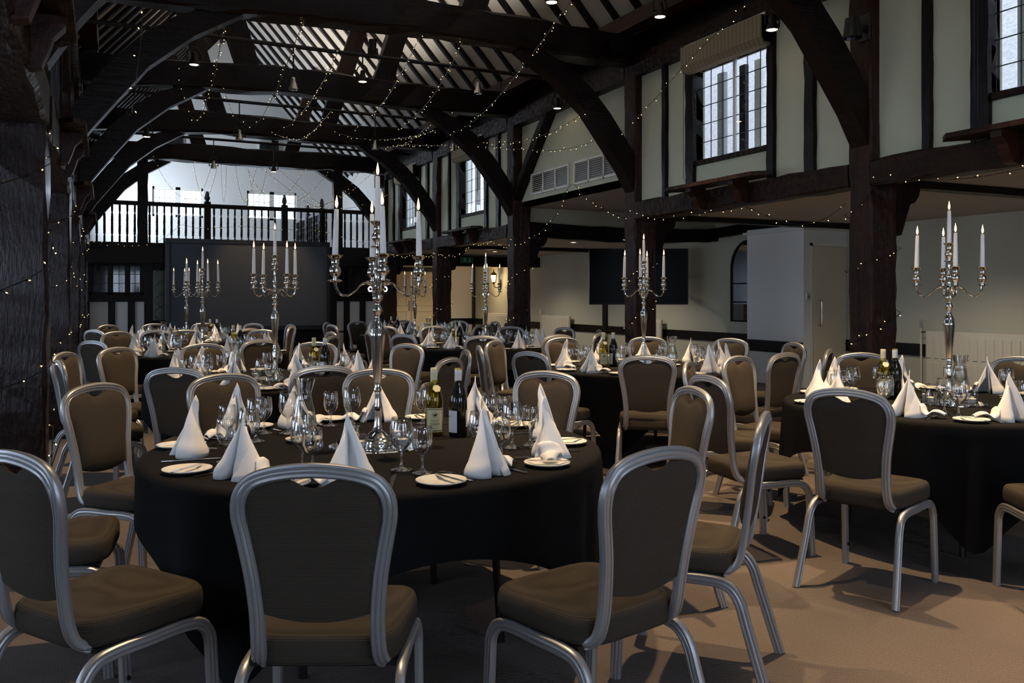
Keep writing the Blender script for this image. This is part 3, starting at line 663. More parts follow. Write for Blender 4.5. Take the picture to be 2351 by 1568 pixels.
def radiator(y0, y1, label, ztop=.90, style=0):
    o = thing('radiator', label, 'radiator', (XA - .14, (y0 + y1) / 2, 0), 0, 'radiators along the aisle')
    L = y1 - y0; hw = L / 2; x0 = 0
    MB().bbox(x0, x0 + .05, -hw, hw, .12, ztop, .012).build('panel', RADI, o)
    n = max(4, int(L / .115)); me = None
    for k in range(n):
        yy = -hw + (k + .5) * L / n
        for z0, z1 in (((.16, ztop - .06),) if not style else ((.18, .48), (.53, ztop - .07))):
            MB().bbox(x0 - .014, x0 + .01, yy - L / n * .30, yy + L / n * .30, z0, z1, .008).build('flute', RADI, o)
    MB().tube([(.03, hw + .09, 0), (.03, hw + .09, ztop + .06)], .014, 8).build('feed_pipe', RADI, o)
    MB().tube([(.03, hw, ztop - .02), (.03, hw + .09, ztop - .02)], .012, 8).tube([(.03, hw + .09, ztop + .04), (.03, hw + .09, ztop + .09)], .02, 8).tube([(.03, hw + .09, ztop + .09), (.03, hw + .09, ztop + .15)], .018, 8).build('valve', CHROME, o)
yA = PX(1253, 730, XA).y; yB = PX(1318, 730, XA).y
radiator(yB, yA, 'white column radiator on the aisle wall before the television stud')
yB = PX(1530, 740, XA).y; yA = PX(1462, 740, XA).y
radiator(yB, yA, 'short white radiator partly hidden by the red post below the television')
yA = PX(2140, 765, XA).y
radiator(4.6, yA, 'wide cream radiator of fluted panels behind the tall candelabra', .90, 1)
yA = PX(1120, 720, XA).y; yB = PX(1175, 720, XA).y
radiator(yB, yA, 'far cream radiator below the lit wall lantern')
# arched mirror
m0 = PX(1681, 738, XA); o = thing('arched_mirror', 'arched dark-framed mirror on the aisle wall beside the white lobby', 'mirror', (XA - .02, m0.y - .48, .92))
n = 14; arch = [(-.48, 0), (.48, 0), (.48, .95)] + [(.48 * math.cos(PI * k / n), .95 + .50 * math.sin(PI * k / n)) for k in range(1, n)] + [(-.48, .95)]
inn = [(a * .92, .03 + b * .96) for a, b in arch]
MB().prism(inn, lambda a, b: (-.012, a, b), lambda a, b: (.0, a, b)).build('mirror_glass', MIRROR, o)
fr = MB(); N = len(arch)
for x_ in (-.03,): fr.add([(x_, a, b) for a, b in arch] + [(x_, a, b) for a, b in inn] + [(.015, a, b) for a, b in arch] + [(.015, a, b) for a, b in inn],
    [(k, (k + 1) % N, (k + 1) % N + N, k + N) for k in range(N)] + [(k, (k + 1) % N, (k + 1) % N + 2 * N, k + 2 * N) for k in range(N)] + [(k + N, (k + 1) % N + N, (k + 1) % N + 3 * N, k + 3 * N) for k in range(N)])
for zz in (.35, .68): fr.box(-.025, -.012, -.45, .45, zz - .012, zz + .012)
fr.box(-.025, -.012, -.012, .012, .02, 1.4)
fr.build('frame', T_BLK, o)
# exit sign
e = thing('exit_sign', 'green fire exit sign with running figure and down arrow', 'sign', tuple(PY(1071, 597, TR[5] - .05)), 0)
MB().bbox(-.17, .17, -.03, .0, -.075, .075, .006).build('panel', GREEN, e)
MB().box(-.02, .02, .0, .05, .03, .05).build('bracket', IRON, e)
g = MB()
g.box(.065, .077, -.034, -.03, -.02, .045).add([(.04, -.034, -.012), (.071, -.034, -.05), (.102, -.034, -.012), (.085, -.034, -.012), (.071, -.034, -.03), (.057, -.034, -.012)], [(0, 1, 4, 5), (1, 2, 3, 4)])
g.build('arrow', SIGNW, e)
g = MB().box(-.09, -.085, -.034, -.03, -.05, .05).box(-.035, -.03, -.034, -.03, -.05, .05).box(-.09, -.03, -.034, -.03, .045, .05)
g.build('doorway', SIGNW, e)
g = MB().lathe([(0, -.002), (.010, -.002), (.010, .002), (0, .002)], 10)
g.v = [(p[0] - .058, -.033 + p[2], p[1] + .035) for p in g.v]
for p0, p1 in (((-.058, .025), (-.062, -.005)), ((-.062, -.005), (-.045, -.025)), ((-.045, -.025), (-.05, -.045)), ((-.062, -.005), (-.08, -.03)), ((-.058, .02), (-.04, .005)), ((-.058, .02), (-.078, .008))):
    g.beam((p0[0], -.032, p0[1]), (p1[0], -.032, p1[1]), .008, .004, up=(0, 1, 0))
g.build('running_figure', SIGNW, e)
# wall lantern
lp = PX(1133, 640, XA - .22)
o = thing('wall_lantern', 'lit black coach lantern on the far aisle wall', 'lamp', (lp.x, lp.y, lp.z))
MB().lathe([(.055, -.10), (.095, .10)], 6).build('glazing', LANT, o)
b_ = MB().lathe([(.02, -.16), (.035, -.13), (.06, -.10), (.06, -.09)], 6, close=True).lathe([(.115, .10), (.10, .12), (.06, .17), (.02, .19), (.012, .22), (.02, .24), (.005, .26)], 6, close=True)
for k in range(6):
    a0 = k * PI / 3; b_.beam((.057 * math.cos(a0), .057 * math.sin(a0), -.10), (.097 * math.cos(a0), .097 * math.sin(a0), .10), .012, .012)
b_.build('cage', IRON, o)
MB().tube(catmull([(0, 0, -.15), (.04, 0, -.24), (.13, 0, -.24), (.20, 0, -.12)], 5), .012, 6).bbox(.18, .22, -.04, .04, -.26, -.02, .005).build('bracket', IRON, o)
l = bpy.data.lights.new('lantern_light', 'POINT'); l.energy = 22; l.color = (1, .70, .38); l.shadow_soft_size = .08
lo_ = bpy.data.objects.new('lantern_light', l); COL.objects.link(lo_); lo_.parent = o; lo_.location = (-.16, 0, .0)

# ------------------------------------------------------------------ lighting bars and spotlights
bars = [(.30, 'above the camera'), (3.9, 'over the front tables'), (7.5, 'before the second truss'), (11.4, 'over the middle tables'), (15.0, 'before the screen'), (18.8, 'next to the balcony')]
for yb, nm in bars:
    tag(MB().tube([(XL - .1, yb, 4.60), (XR + .1, yb, 4.56)], .028, 8).build('lighting_bar', IRON), 'thin black lighting bar across the nave %s' % nm, 'light bar', 'lighting bars')
def spotlight(loc, lit, label, power, tilt=(0, 0), size=1.15):
    o = thing('spotlight', label, 'spotlight', tuple(loc), 0, 'clip-on spotlights')
    top = 4.57 - loc[2]
    MB().lathe([(.012, .10), (.030, .085), (.034, .05), (.040, .02), (.062, -.05), (.064, -.06), (.058, -.06)], 14).build('reflector', CHROME if not lit else IRON, o, smooth=True)
    MB().lathe([(0, -.052), (.05, -.052), (.052, -.056), (0, -.058)], 14).build('lamp_face', LAMP if lit else THICKG, o)
    y_ = MB().tube(catmull([(.085, 0, -.02), (.085, 0, .06), (.05, 0, .14), (0, 0, .17), (-.05, 0, .14), (-.085, 0, .06), (-.085, 0, -.02)], 4), .008, 6, ref=(0, 1, 0))
    y_.tube([(-.085, 0, 0), (.085, 0, 0)], .008, 6); y_.tube([(0, 0, .17), (0, 0, max(.2, top))], .010, 6)
    y_.build('yoke', IRON, o)
    if lit:
        l = bpy.data.lights.new('spot', 'SPOT'); l.energy = power; l.color = WARM; l.spot_size = size; l.spot_blend = .6; l.shadow_soft_size = .04
        q = bpy.data.objects.new('spot', l); COL.objects.link(q); q.parent = o; q.location = (0, 0, -.08); q.rotation_euler = (tilt[0], tilt[1], 0)
    return o
def bar_spot(px, py, Y, lit, nm, power=420, tilt=(0, 0), size=1.15): spotlight(PY(px, py, Y), lit, ('lit' if lit else 'unlit') + ' clip-on spotlight ' + nm, power, tilt, size)
bar_spot(445, 138, 11.4, True, 'on the middle bar by the dark posts'); bar_spot(673, 195, 11.4, False, 'on the middle bar before the first strut')
bar_spot(832, 178, 11.4, True, 'on the middle bar under the ridge'); bar_spot(1097, 205, 11.4, False, 'on the middle bar near the radiator side')
bar_spot(1279, 240, 11.35, True, 'on the middle bar end above the vents', 90, (0, .8))
bar_spot(1515, 26, 7.5, True, 'on the second bar near the high window'); bar_spot(1772, 55, 6.55, True, 'hanging at the striped blind', 160, (0, .75))
bar_spot(1266, -8, 7.5, True, 'on the second bar at the picture top')
bar_spot(336, 306, 15.0, True, 'on the third bar by the dark posts'); bar_spot(549, 312, 15.0, False, 'on the third bar before the gable')
bar_spot(861, 335, 15.0, False, 'on the third bar over the candelabra'); bar_spot(1040, 340, 15.0, False, 'on the third bar beside the far window')
bar_spot(628, 388, 18.8, True, 'on the last bar over the balcony rail', 90, (.5, 0)); bar_spot(490, 380, 18.8, False, 'on the last bar before the gable window')
for x_, y_, nm, pw in ((1.0, 7.5, 'on the second bar by the dark posts', 420), (1.1, 3.9, 'on the front bar over the first table', 330), (3.0, 3.9, 'on the front bar under the ridge', 420), (5.0, 3.9, 'on the front bar by the radiator side', 480),
                      (3.4, .30, 'on the bar above the camera', 780), (5.3, .30, 'at the end of the bar above the camera', 780)):
    spotlight(Vector((x_, y_, 4.25)), True, 'lit clip-on spotlight ' + nm, pw)
# uplighters on the bars wash the roof slopes
for yb, nm in bars[1:]:
    o = thing('uplighter', 'black can uplighter aimed at the rafters from the bar %s' % nm, 'spotlight', (XC + .35, yb, 4.64), 0, 'uplighters')
    MB().lathe([(.0, .0), (.045, .0), (.05, .10), (.055, .16), (.048, .16), (.044, .10), (0, .09)], 14).build('can', BLACK, o); MB().bbox(-.07, .07, -.012, .012, -.06, .05, .004).build('clamp', IRON, o)
    l = bpy.data.lights.new('uplight', 'SPOT'); l.energy = 230; l.color = (1, .90, .80); l.spot_size = 2.7; l.spot_blend = .5; l.shadow_soft_size = .05
    q = bpy.data.objects.new('uplight', l); COL.objects.link(q); q.parent = o; q.location = (0, 0, .17); q.rotation_euler = (PI, 0, 0)
# recessed downlights in the aisle ceiling
for k, (yd, nm) in enumerate(((2.6, 'by the wide radiator'), (7.2, 'by the lobby door'), (15.0, 'by the television'), (18.8, 'before the exit sign'), (22.8, 'by the double doors'))):
    o = thing('downlight', 'round recessed ceiling downlight in the aisle %s' % nm, 'downlight', (8.3, yd, 2.43), 0, 'recessed aisle downlights')
    MB().lathe([(.05, -.004), (.075, -.006), (.08, 0)], 20).build('bezel', PAINT, o); MB().lathe([(0, -.002), (.05, -.002), (.05, 0)], 16).build('lamp_face', LAMP, o)
    l = bpy.data.lights.new('downlight', 'SPOT'); l.energy = 130; l.color = (1, .84, .62); l.spot_size = 2.5; l.spot_blend = .7; l.shadow_soft_size = .05
    q = bpy.data.objects.new('downlight', l); COL.objects.link(q); q.parent = o; q.location = (0, 0, -.02)
# black floodlight on the red post
o = thing('wall_floodlight', 'black can floodlight bracketed to the red front post', 'spotlight', (XR - .02, 5.70, 3.72))
MB().lathe([(.03, .09), (.06, .08), (.07, -.02), (.085, -.09), (.075, -.09)], 14, (-.14, 0, 0)).build('can', BLACK, o); MB().bbox(-.08, .02, -.03, .03, -.02, .04, .005).bbox(.0, .03, -.06, .06, -.10, .14, .005).build('bracket', BLACK, o)

# ------------------------------------------------------------------ chairs
RIB = [(-.019, -.007), (-.015, -.012), (-.009, -.012), (-.007, -.0095), (-.003, -.0125), (.003, -.0125), (.007, -.0095), (.009, -.012), (.015, -.012), (.019, -.007),
       (.019, .007), (.015, .012), (.009, .012), (.007, .0095), (.003, .0125), (-.003, .0125), (-.007, .0095), (-.009, .012), (-.015, .012), (-.019, .007)]
STILE = [(.188, -.06, .395), (.182, -.13, .400), (.176, -.185, .425), (.172, -.208, .48), (.173, -.220, .56), (.184, -.234, .66), (.204, -.246, .76), (.213, -.255, .81), (.209, -.263, .855), (.184, -.268, .892), (.140, -.271, .912), (.07, -.273, .924), (0, -.274, .928)]
STILE = [(x * .893, y, z) for x, y, z in STILE]
def make_chair():
    root = thing('banquet_chair', 'taupe banquet chair with silver frame', 'chair', group='banquet chairs round the tables')
    right = catmull(STILE, 3); left = [Vector((-p.x, p.y, p.z)) for p in right[:-1]]
    path = right + left[::-1]
    MB().sweep(path, RIB, ref=(0, -1, .25)).build('back_frame', ALU, root, smooth=True, ang=50)
    # padded back
    yz = [(p.z, p.y) for p in right if p.z > .43]
    hwt = [(p.z, p.x - .013) for p in right if .43 < p.z < .83]
    topz = sorted([(p.x - (.006 if p.x > .09 else 0), p.z - .014) for p in right if p.z > .80])
    U, V_ = 16, 14; verts = []; faces = []
    def surf(front):
        out = []
        for j in range(V_ + 1):
            for i in range(U + 1):
                u = -1 + 2 * i / U; xq = abs(u) * .179
                zt = lerp_tab(topz, xq) - (.034 * (1 + math.cos(PI * xq / .082)) / 2 if xq < .082 else 0)
                zb = .528 + .026 * u * u
                z = zb + (zt - zb) * (j / V_)
                x = u * lerp_tab(hwt, min(z, .82))
                e = max(0.0, 1 - (abs(u)) ** 6) * max(0.0, 1 - (abs(2 * j / V_ - 1)) ** 8)
                lumb = .012 * math.exp(-((z - .63) / .09) ** 2)
                y = lerp_tab(yz, z) + ((.004 + .022 * e + lumb * e) if front else (-.004 - .008 * e))
                out.append((x, y, z))
        return out
    A = surf(True); B = surf(False); n0 = len(A); w_ = U + 1
    for j in range(V_):
        for i in range(U):
            a = j * w_ + i; faces += [(a, a + 1, a + w_ + 1, a + w_), (n0 + a, n0 + a + w_, n0 + a + w_ + 1, n0 + a + 1)]
    rim = [i for i in range(w_)] + [j * w_ + U for j in range(1, V_ + 1)] + [V_ * w_ + i for i in range(U - 1, -1, -1)] + [j * w_ for j in range(V_ - 1, 0, -1)]
    for a, b in zip(rim, rim[1:] + rim[:1]): faces.append((a, a + n0, b + n0, b))
    m = MB(); m.add(A + B, faces); m.build('backrest', FABRIC, root, smooth=True, ang=60)
    # seat cushion
    m = MB(); n = 36; rings = [(.90, .402), (.985, .410), (1.0, .425), (1.0, .455), (.985, .472), (.95, .482), (.85, .486), (.55, .489), (.2, .489)]
    V = []; FA = []
    for s, z in rings:
        for k in range(n):
            a = 2 * PI * k / n; c, sn = math.cos(a), math.sin(a)
            cx = math.copysign(abs(c) ** .38, c); sy = math.copysign(abs(sn) ** .38, sn)
            yy = .015 + sy * .208 * s; hw = .196 + .030 * (sy * .5 + .5)
            V.append((cx * hw * s, yy, z + .004 * sy))
    for i in range(len(rings) - 1):
        for k in range(n): a = i * n + k; b = i * n + (k + 1) % n; FA.append((a, b, b + n, a + n))
    FA += [tuple(range(n))[::-1], tuple((len(rings) - 1) * n + k for k in range(n))]
    m.add(V, FA); m.build('seat', FABRIC, root, smooth=True, ang=60)
    MB().box(-.19, .19, -.15, .19, .388, .404).build('seat_pan', BLACK, root)
    for s in (1, -1):
        f = catmull([(s * .205, .02, .385), (s * .208, .12, .387), (s * .211, .175, .375), (s * .214, .205, .335), (s * .215, .212, .27), (s * .217, .225, 0)], 4)
        lg = MB().sweep(f, RIB, ref=(s, 0, 0)).build('leg', ALU, root, smooth=True, ang=50)
        bmp_ = MB().lathe([(0, 0), (.009, 0), (.008, .006), (0, .007)], 10); bmp_.v = [(s * (.203 - p[2]), .222 + p[0], .10 + p[1]) for p in bmp_.v]; bmp_.build('bumper', BLACK, lg)
        f = catmull([(s * .205, .02, .385), (s * .205, -.10, .385), (s * .206, -.165, .372), (s * .209, -.205, .325), (s * .213, -.232, .24), (s * .228, -.305, 0)], 4)
        MB().sweep(f, RIB, ref=(s, 0, 0)).build('leg', ALU, root, smooth=True, ang=50)
    MB().tube([(-.20, .10, .380), (.20, .10, .380)], .012, 8).build('cross_rail', ALU, root)
    return root

# ------------------------------------------------------------------ tables
TT = 0.735; TRAD = 0.915
TABLES = {
    'A1': dict(c=(1.03, 3.54), name='front screen-row table', seats=[(213, 1.47), (248, 1.43), (283, 1.53), (317, 1.52), (352, 1.43), (34, 1.45), (74, 1.44), (107, 1.47), (133, 1.53), (173, 1.46)], bot=((.21, .27), (.32, .24)), car=(-.33, .10)),
    'A2': dict(c=(1.165, 6.75), name='second screen-row table', seats=[(238, 1.43), (271, 1.43), (312, 1.45), (346, 1.43), (30, 1.45), (66, 1.48), (104, 1.55), (131, 1.60), (155, 1.56), (191, 1.43)], bot=((.25, .20), (.34, .18)), car=(-.34, .12)),
    'A3': dict(c=(.985, 10.25), name='third screen-row table', seats=[(222, 1.43), (286, 1.43), (329, 1.46), (6, 1.45), (56, 1.5), (92, 1.55), (122, 1.6), (158, 1.5), (192, 1.43)], bot=((.29, .15), (.38, .12)), car=(-.35, .10)),
    'A4': dict(c=(1.06, 13.3), name='fourth screen-row table', seats=[(180, 1.45), (217, 1.45), (252, 1.43), (297, 1.43), (336, 1.45), (8, 1.5), (45, 1.5), (75, 1.5), (103, 1.5), (132, 1.5)], bot=((.30, .1), (.40, .1)), car=(-.35, .05)),
    'B1': dict(c=(4.46, 3.55), name='front radiator-row table', seats=[(132, 1.49), (171, 1.54), (203, 1.49), (242, 1.45), (20, 1.43), (62, 1.43), (106, 1.41)], bot=((-.30, .20), (-.22, .22)), car=(.165, .20)),
    'B2': dict(c=(4.31, 6.51), name='second radiator-row table', seats=[(163, 1.43), (131, 1.43), (201, 1.43), (238, 1.43), (282, 1.43), (308, 1.52), (347, 1.43), (22, 1.5), (55, 1.45), (91, 1.43)], bot=((-.35, .05), (-.26, .08)), car=(.27, .12)),
    'B3': dict(c=(4.36, 10.16), name='third radiator-row table', seats=[(210, 1.49), (246, 1.55), (278, 1.55), (306, 1.55), (342, 1.43), (19, 1.43), (53, 1.43), (97, 1.43), (135, 1.45), (172, 1.45)], bot=((-.42, -.05), (-.33, 0)), car=(.02, .35)),
    'B4': dict(c=(4.57, 13.56), name='fourth radiator-row table', seats=[(148, 1.45), (193, 1.45), (115, 1.43), (235, 1.52), (261, 1.53), (292, 1.55), (330, 1.45), (5, 1.45), (40, 1.43), (80, 1.45)], bot=((-.40, .1), (-.30, .1)), car=(.20, .2)),
}
HOURS = ['twelve', 'one', 'two', 'three', 'four', 'five', 'six', 'seven', 'eight', 'nine', 'ten', 'eleven']
VIEW = 90 - math.degrees(TH)                       # bearing of the view axis in the hall
def clock(a):
    h = round(((VIEW - a) % 360) / 15) % 24
    return (HOURS[h // 2] + " o'clock") if h % 2 == 0 else ('half past ' + HOURS[h // 2])
def cloth_mesh(seed):
    rr = random.Random(seed); N = 144; V = []; FA = []; half = 1.150
    ph = [rr.uniform(0, 6.28) for _ in range(4)]
    rings = [('t', .05), ('t', .4), ('t', .75), ('t', .88), ('t', .905)] + [('e', .5), ('e', 1.0)] + [('h', k / 13) for k in range(1, 14)]
    for kind, q in rings:
        for k in range(N):
            a = 2 * PI * k / N; c, s = math.cos(a), math.sin(a)
            L = half / ((abs(c) ** 14 + abs(s) ** 14) ** (1 / 14)) - TRAD
            if kind == 't': r = q; z = 0.006
            elif kind == 'e': r = .905 + .022 * math.sin(q * PI / 2); z = .006 - .022 * (1 - math.cos(q * PI / 2))
            else:
                s_ = (L - .03) * q
                cor = ((abs(math.sin(2 * a))) ** 3)
                amp = (.008 + .034 * cor) * min(1, s_ / .30)
                fold = math.sin(9 * a + ph[0]) * .5 + math.sin(16 * a + ph[1]) * .5 + .6 * cor * math.cos(28 * a + ph[2])
                r = .928 + .004 * q + amp * fold * .55 + .012 * cor * (s_ / .6); z = -.016 - s_ * .985 + .006 * math.sin(7 * a + ph[3])
                r = max(r, .915)
            V.append((r * c, r * s, max(z, -TT + .006)))
    for i in range(len(rings) - 1):
        for k in range(N): p_ = i * N + k; q_ = i * N + (k + 1) % N; FA.append((p_, q_, q_ + N, p_ + N))
    FA.append(tuple(range(N)))
    return MB().add(V, FA)

# ---- prototypes of table things
def make_candelabra():
    o = thing('candelabra', 'silver', 'candelabra', group='silver candelabra table centrepieces')
    MB().lathe([(.062, 0), (.062, .006), (.058, .012), (.059, .018), (.052, .024), (.053, .030), (.044, .036), (.036, .046), (.022, .058), (.017, .075), (.014, .10), (.0115, .135), (.012, .15), (.0145, .155), (.012, .16), (.0135, .168), (.011, .176), (.012, .20), (.011, .216)], 24, close=True).build('base', SILVER, o, smooth=True, ang=50)
    MB().lathe([(.011, .216), (.016, .222), (.017, .228), (.012, .236), (.016, .26), (.024, .36), (.0305, .45), (.031, .462), (.028, .470), (.0285, .478), (.020, .500), (.013, .515), (.014, .520), (.010, .526), (.012, .535), (.0215, .555), (.022, .560), (.012, .578), (.010, .586), (.020, .600), (.0225, .61), (.014, .625), (.010, .64), (.017, .648), (.018, .665), (.012, .675), (.010, .70), (.016, .725), (.0165, .735), (.009, .76), (.007, .815), (.008, .818)], 20).build('stem', SILVER, o, smooth=True, ang=50)
    CUP = [(.004, -.004), (.026, .0), (.030, .004), (.024, .007), (.010, .010), (.012, .02), (.022, .032), (.0245, .045), (.020, .058), (.013, .066), (.0165, .070), (.0165, .086), (.014, .09), (.024, .098), (.031, .106), (.032, .109), (.018, .106), (.0, .106)]
    cp = MB().lathe(CUP, 16).build('candle_cup', SILVER, o, smooth=True, ang=50); cp.location = (0, 0, .818)
    for k in range(4):
        a = k * PI / 2
        pts = [(.012, .640), (.030, .634), (.036, .648), (.026, .656), (.022, .645)]
        arm = catmull([(r, 0, z) for r, z in [(.024, .648), (.030, .655), (.038, .648), (.034, .636), (.022, .640)]], 4)
        main = catmull([(r, 0, z) for r, z in [(.010, .652), (.040, .668), (.068, .664), (.095, .636), (.125, .618), (.150, .622), (.168, .645), (.174, .672)]], 5)
        q = MB().tube(main, .0062, 8, ref=(0, 1, 0), scale=lambda t: 1.1 - .35 * math.sin(PI * t)).tube(arm, .0045, 6, ref=(0, 1, 0)).build('arm', SILVER, o, smooth=True); q.rotation_euler = (0, 0, a)
        c_ = mesh_obj('candle_cup', cp.data, q, (.174, 0, .676))
    return o
def make_candle(top_bend=0.0):
    o = thing('taper_candle', 'candle', 'candle', group='lit taper candles')
    MB().lathe([(0, 0), (.0130, 0), (.0112, .11), (.0090, .190), (.007, .194), (0, .193)], 12).build('wax', WAX, o, smooth=True, ang=50)
    MB().tube([(0, 0, .192), (.001, 0, .204)], .0015, 5).build('wick', WICK, o)
    MB().lathe([(0, .198), (.004, .202), (.0066, .211), (.0060, .222), (.0036, .235), (.0012, .246), (0, .252)], 10).build('flame', FLAME, o, smooth=True)
    return o
def goblet_mesh(h, rb, rr_, rf):
    return [(0, .004), (rf * .5, .003), (rf, .0015), (rf, .003), (rf * .55, .008), (.009, .014), (.0055, .022), (.005, h * .22), (.0055, h * .34), (.009, h * .38), (rb * .55, h * .44), (rb * .85, h * .53), (rb, h * .66), (rb * .97, h * .78), ((rb * .35 + rr_ * .65), h * .92), (rr_, h - .0015), (rr_ - .0012, h), (rr_ - .0022, h - .002)]
def make_glass(nm, cat_label, prof, n=20):
    return tag(MB().lathe(prof, n).build(nm, GLASS, smooth=True, ang=60), cat_label, 'wine glass')
def make_napkin(var):
    H_ = .235; U = 44; V_ = 12; V = []; FA = []; rr = random.Random(var)
    if var == 0: base = [(-.030, .040), (-.062, .020), (-.070, -.020), (-.050, -.050), (-.020, -.046), (-.006, .028), (.010, -.048), (.038, -.056), (.066, -.030), (.072, .015), (.050, .045)]
    else: base = [(-.055, .050), (-.078, .010), (-.066, -.036), (-.030, -.056), (-.008, .022), (.018, -.046), (.050, -.040), (.064, .0), (.045, .034), (.0, .050), (-.02, .03)]
    cur = catmull([(a, b, 0) for a, b in base], 5); M = len(cur)
    lean = (.012, .006) if var == 0 else (-.014, .010)
    for j in range(V_ + 1):
        t = j / V_
        for i in range(M):
            u = i / (M - 1); pk = max(0.0, 1 - abs(u - .5) / .42) ** .8
            top = H_ * (.60 + .40 * pk); k = ((1 - t) ** .92 + .05 * math.sin(PI * t)) * (1 + .10 * math.sin(PI * min(1, t * 3))) * 1.18
            ap = Vector((lean[0] + (u - .5) * .030, lean[1] + .014 * math.sin(6 * u), 0))
            p = cur[i] * k + ap * (1 - k); V.append((p.x, p.y, top * t))
    for j in range(V_):
        for i in range(M - 1): a = j * M + i; FA.append((a, a + 1, a + M + 1, a + M))
    m = MB().add(V, FA)
    f0, f1 = (.62, 1.0) if var == 0 else (.0, .42)  # a lower outer flap wrapped round one side
    V = []; FA = []; K2 = 13
    for j in range(8):
        t = j / 7
        for i in range(K2):
            u = f0 + (f1 - f0) * i / (K2 - 1); p = cur[min(M - 1, int(u * (M - 1)))]; e = math.sin(PI * i / (K2 - 1))
            k = (1 - t) ** .9 * 1.32 + .10; q = p * k + Vector((lean[0], lean[1], 0)) * (1 - k); V.append((q.x, q.y, (.10 + .075 * e) * t))
    for j in range(7):
        for i in range(K2 - 1): a = j * K2 + i; FA.append((a, a + 1, a + K2 + 1, a + K2))
    m.add(V, FA)
    sgn = 1 if var == 0 else -1                     # the loose end curling out over the plate
    tail = catmull([(sgn * .055, .030, .055), (sgn * .078, .012, .058), (sgn * .092, -.002, .030), (sgn * .110, .004, .016), (sgn * .135, .014, .034), (sgn * .160, .022, .030), (sgn * .185, .028, .016)], 5)
    V = []; FA = []; K = len(tail)
    for i, p in enumerate(tail):
        w_ = .030 + .020 * math.sin(PI * i / (K - 1)) - .012 * (i / (K - 1))
        for c_ in (-1, -.33, .33, 1): V.append((p.x, p.y + c_ * w_, p.z + .012 * (1 - c_ * c_) - .006 * (1 + c_) * .5))
    for i in range(K - 1):
        for c_ in range(3): a = i * 4 + c_; FA.append((a, a + 1, a + 5, a + 4))
    m.add(V, FA)
    o = m.build('napkin', LINEN, smooth=True, ang=80)
    sm = o.modifiers.new('thickness', 'SOLIDIFY'); sm.thickness = .0026; sm.offset = 0
    return tag(o, 'napkin', 'napkin', 'folded white napkins')
def make_plate(nm='side_plate', r=.085):
    return tag(MB().lathe([(0, .004), (r * .55, .004), (r * .62, .006), (r * .95, .014), (r, .016), (r, .013), (r * .62, .0), (0, .0)], 36).build(nm, CHINA, smooth=True, ang=50), 'plate', 'plate')
def make_knife(nm, L, lab):
    m = MB()
    bl = [(0, -.006), (L * .30, -.008), (L * .48, -.006), (L * .52, -.009), (L * .80, -.010), (L * .95, -.007), (L, .001), (L * .95, .006), (L * .52, .006), (L * .48, .005), (L * .30, .007), (0, .006)]
    m.prism(bl, lambda a, b: (b, a, .0005), lambda a, b: (b, a, .004)); return tag(m.build(nm, STEEL, smooth=True, ang=30), lab, 'knife')
def make_fork(L=.19):
    m = MB()
    hd = [(0, -.007), (L * .2, -.006), (L * .55, -.003), (L * .62, -.004), (L * .70, -.012), (L * .78, -.013), (L * .78, .013), (L * .70, .012), (L * .62, .004), (L * .55, .003), (L * .2, .006), (0, .007)]
    zz = lambda a: .003 + .012 * max(0, (a / L - .5)) * 2 * math.sin(PI * min(1, max(0, (a / L - .45) / .55)))
    m.prism(hd, lambda a, b: (b, a, zz(a) - .001), lambda a, b: (b, a, zz(a) + .0015))
    for k in range(4): c_ = -.0105 + k * .007; m.beam((c_, L * .77, zz(L * .77)), (c_ * .95, L, zz(L) + .002), .0032, .002)
    return tag(m.build('dinner_fork', STEEL, smooth=True, ang=30), 'fork', 'fork')
def text_mesh(txt, size, bend_r, z, az, parent, mat, name):
    cu = bpy.data.curves.new('lettering', 'FONT'); cu.body = txt; cu.size = size; cu.align_x = 'CENTER'
    t = bpy.data.objects.new('lettering', cu); COL.objects.link(t)
    me = bpy.data.meshes.new_from_object(t.evaluated_get(bpy.context.evaluated_depsgraph_get())); bpy.data.objects.remove(t)
    for v in me.vertices:
        a = az + v.co.x / bend_r; v.co = (bend_r * math.cos(a), bend_r * math.sin(a), z + v.co.y)
    me.materials.clear(); me.materials.append(mat)
    o = bpy.data.objects.new(name, me); COL.objects.link(o); o.parent = parent; return o
def curved_patch(r, z0, z1, a0, a1, n=14):
    V = []; FA = []
    for i in range(n + 1):
        a = a0 + (a1 - a0) * i / n; c, s = math.cos(a), math.sin(a); V += [(r * c, r * s, z0), (r * c, r * s, z1), ((r - .0006) * c, (r - .0006) * s, z0), ((r - .0006) * c, (r - .0006) * s, z1)]
    for i in range(n): a = i * 4; FA += [(a, a + 4, a + 5, a + 1), (a + 2, a + 3, a + 7, a + 6)]
    return MB().add(V, FA)
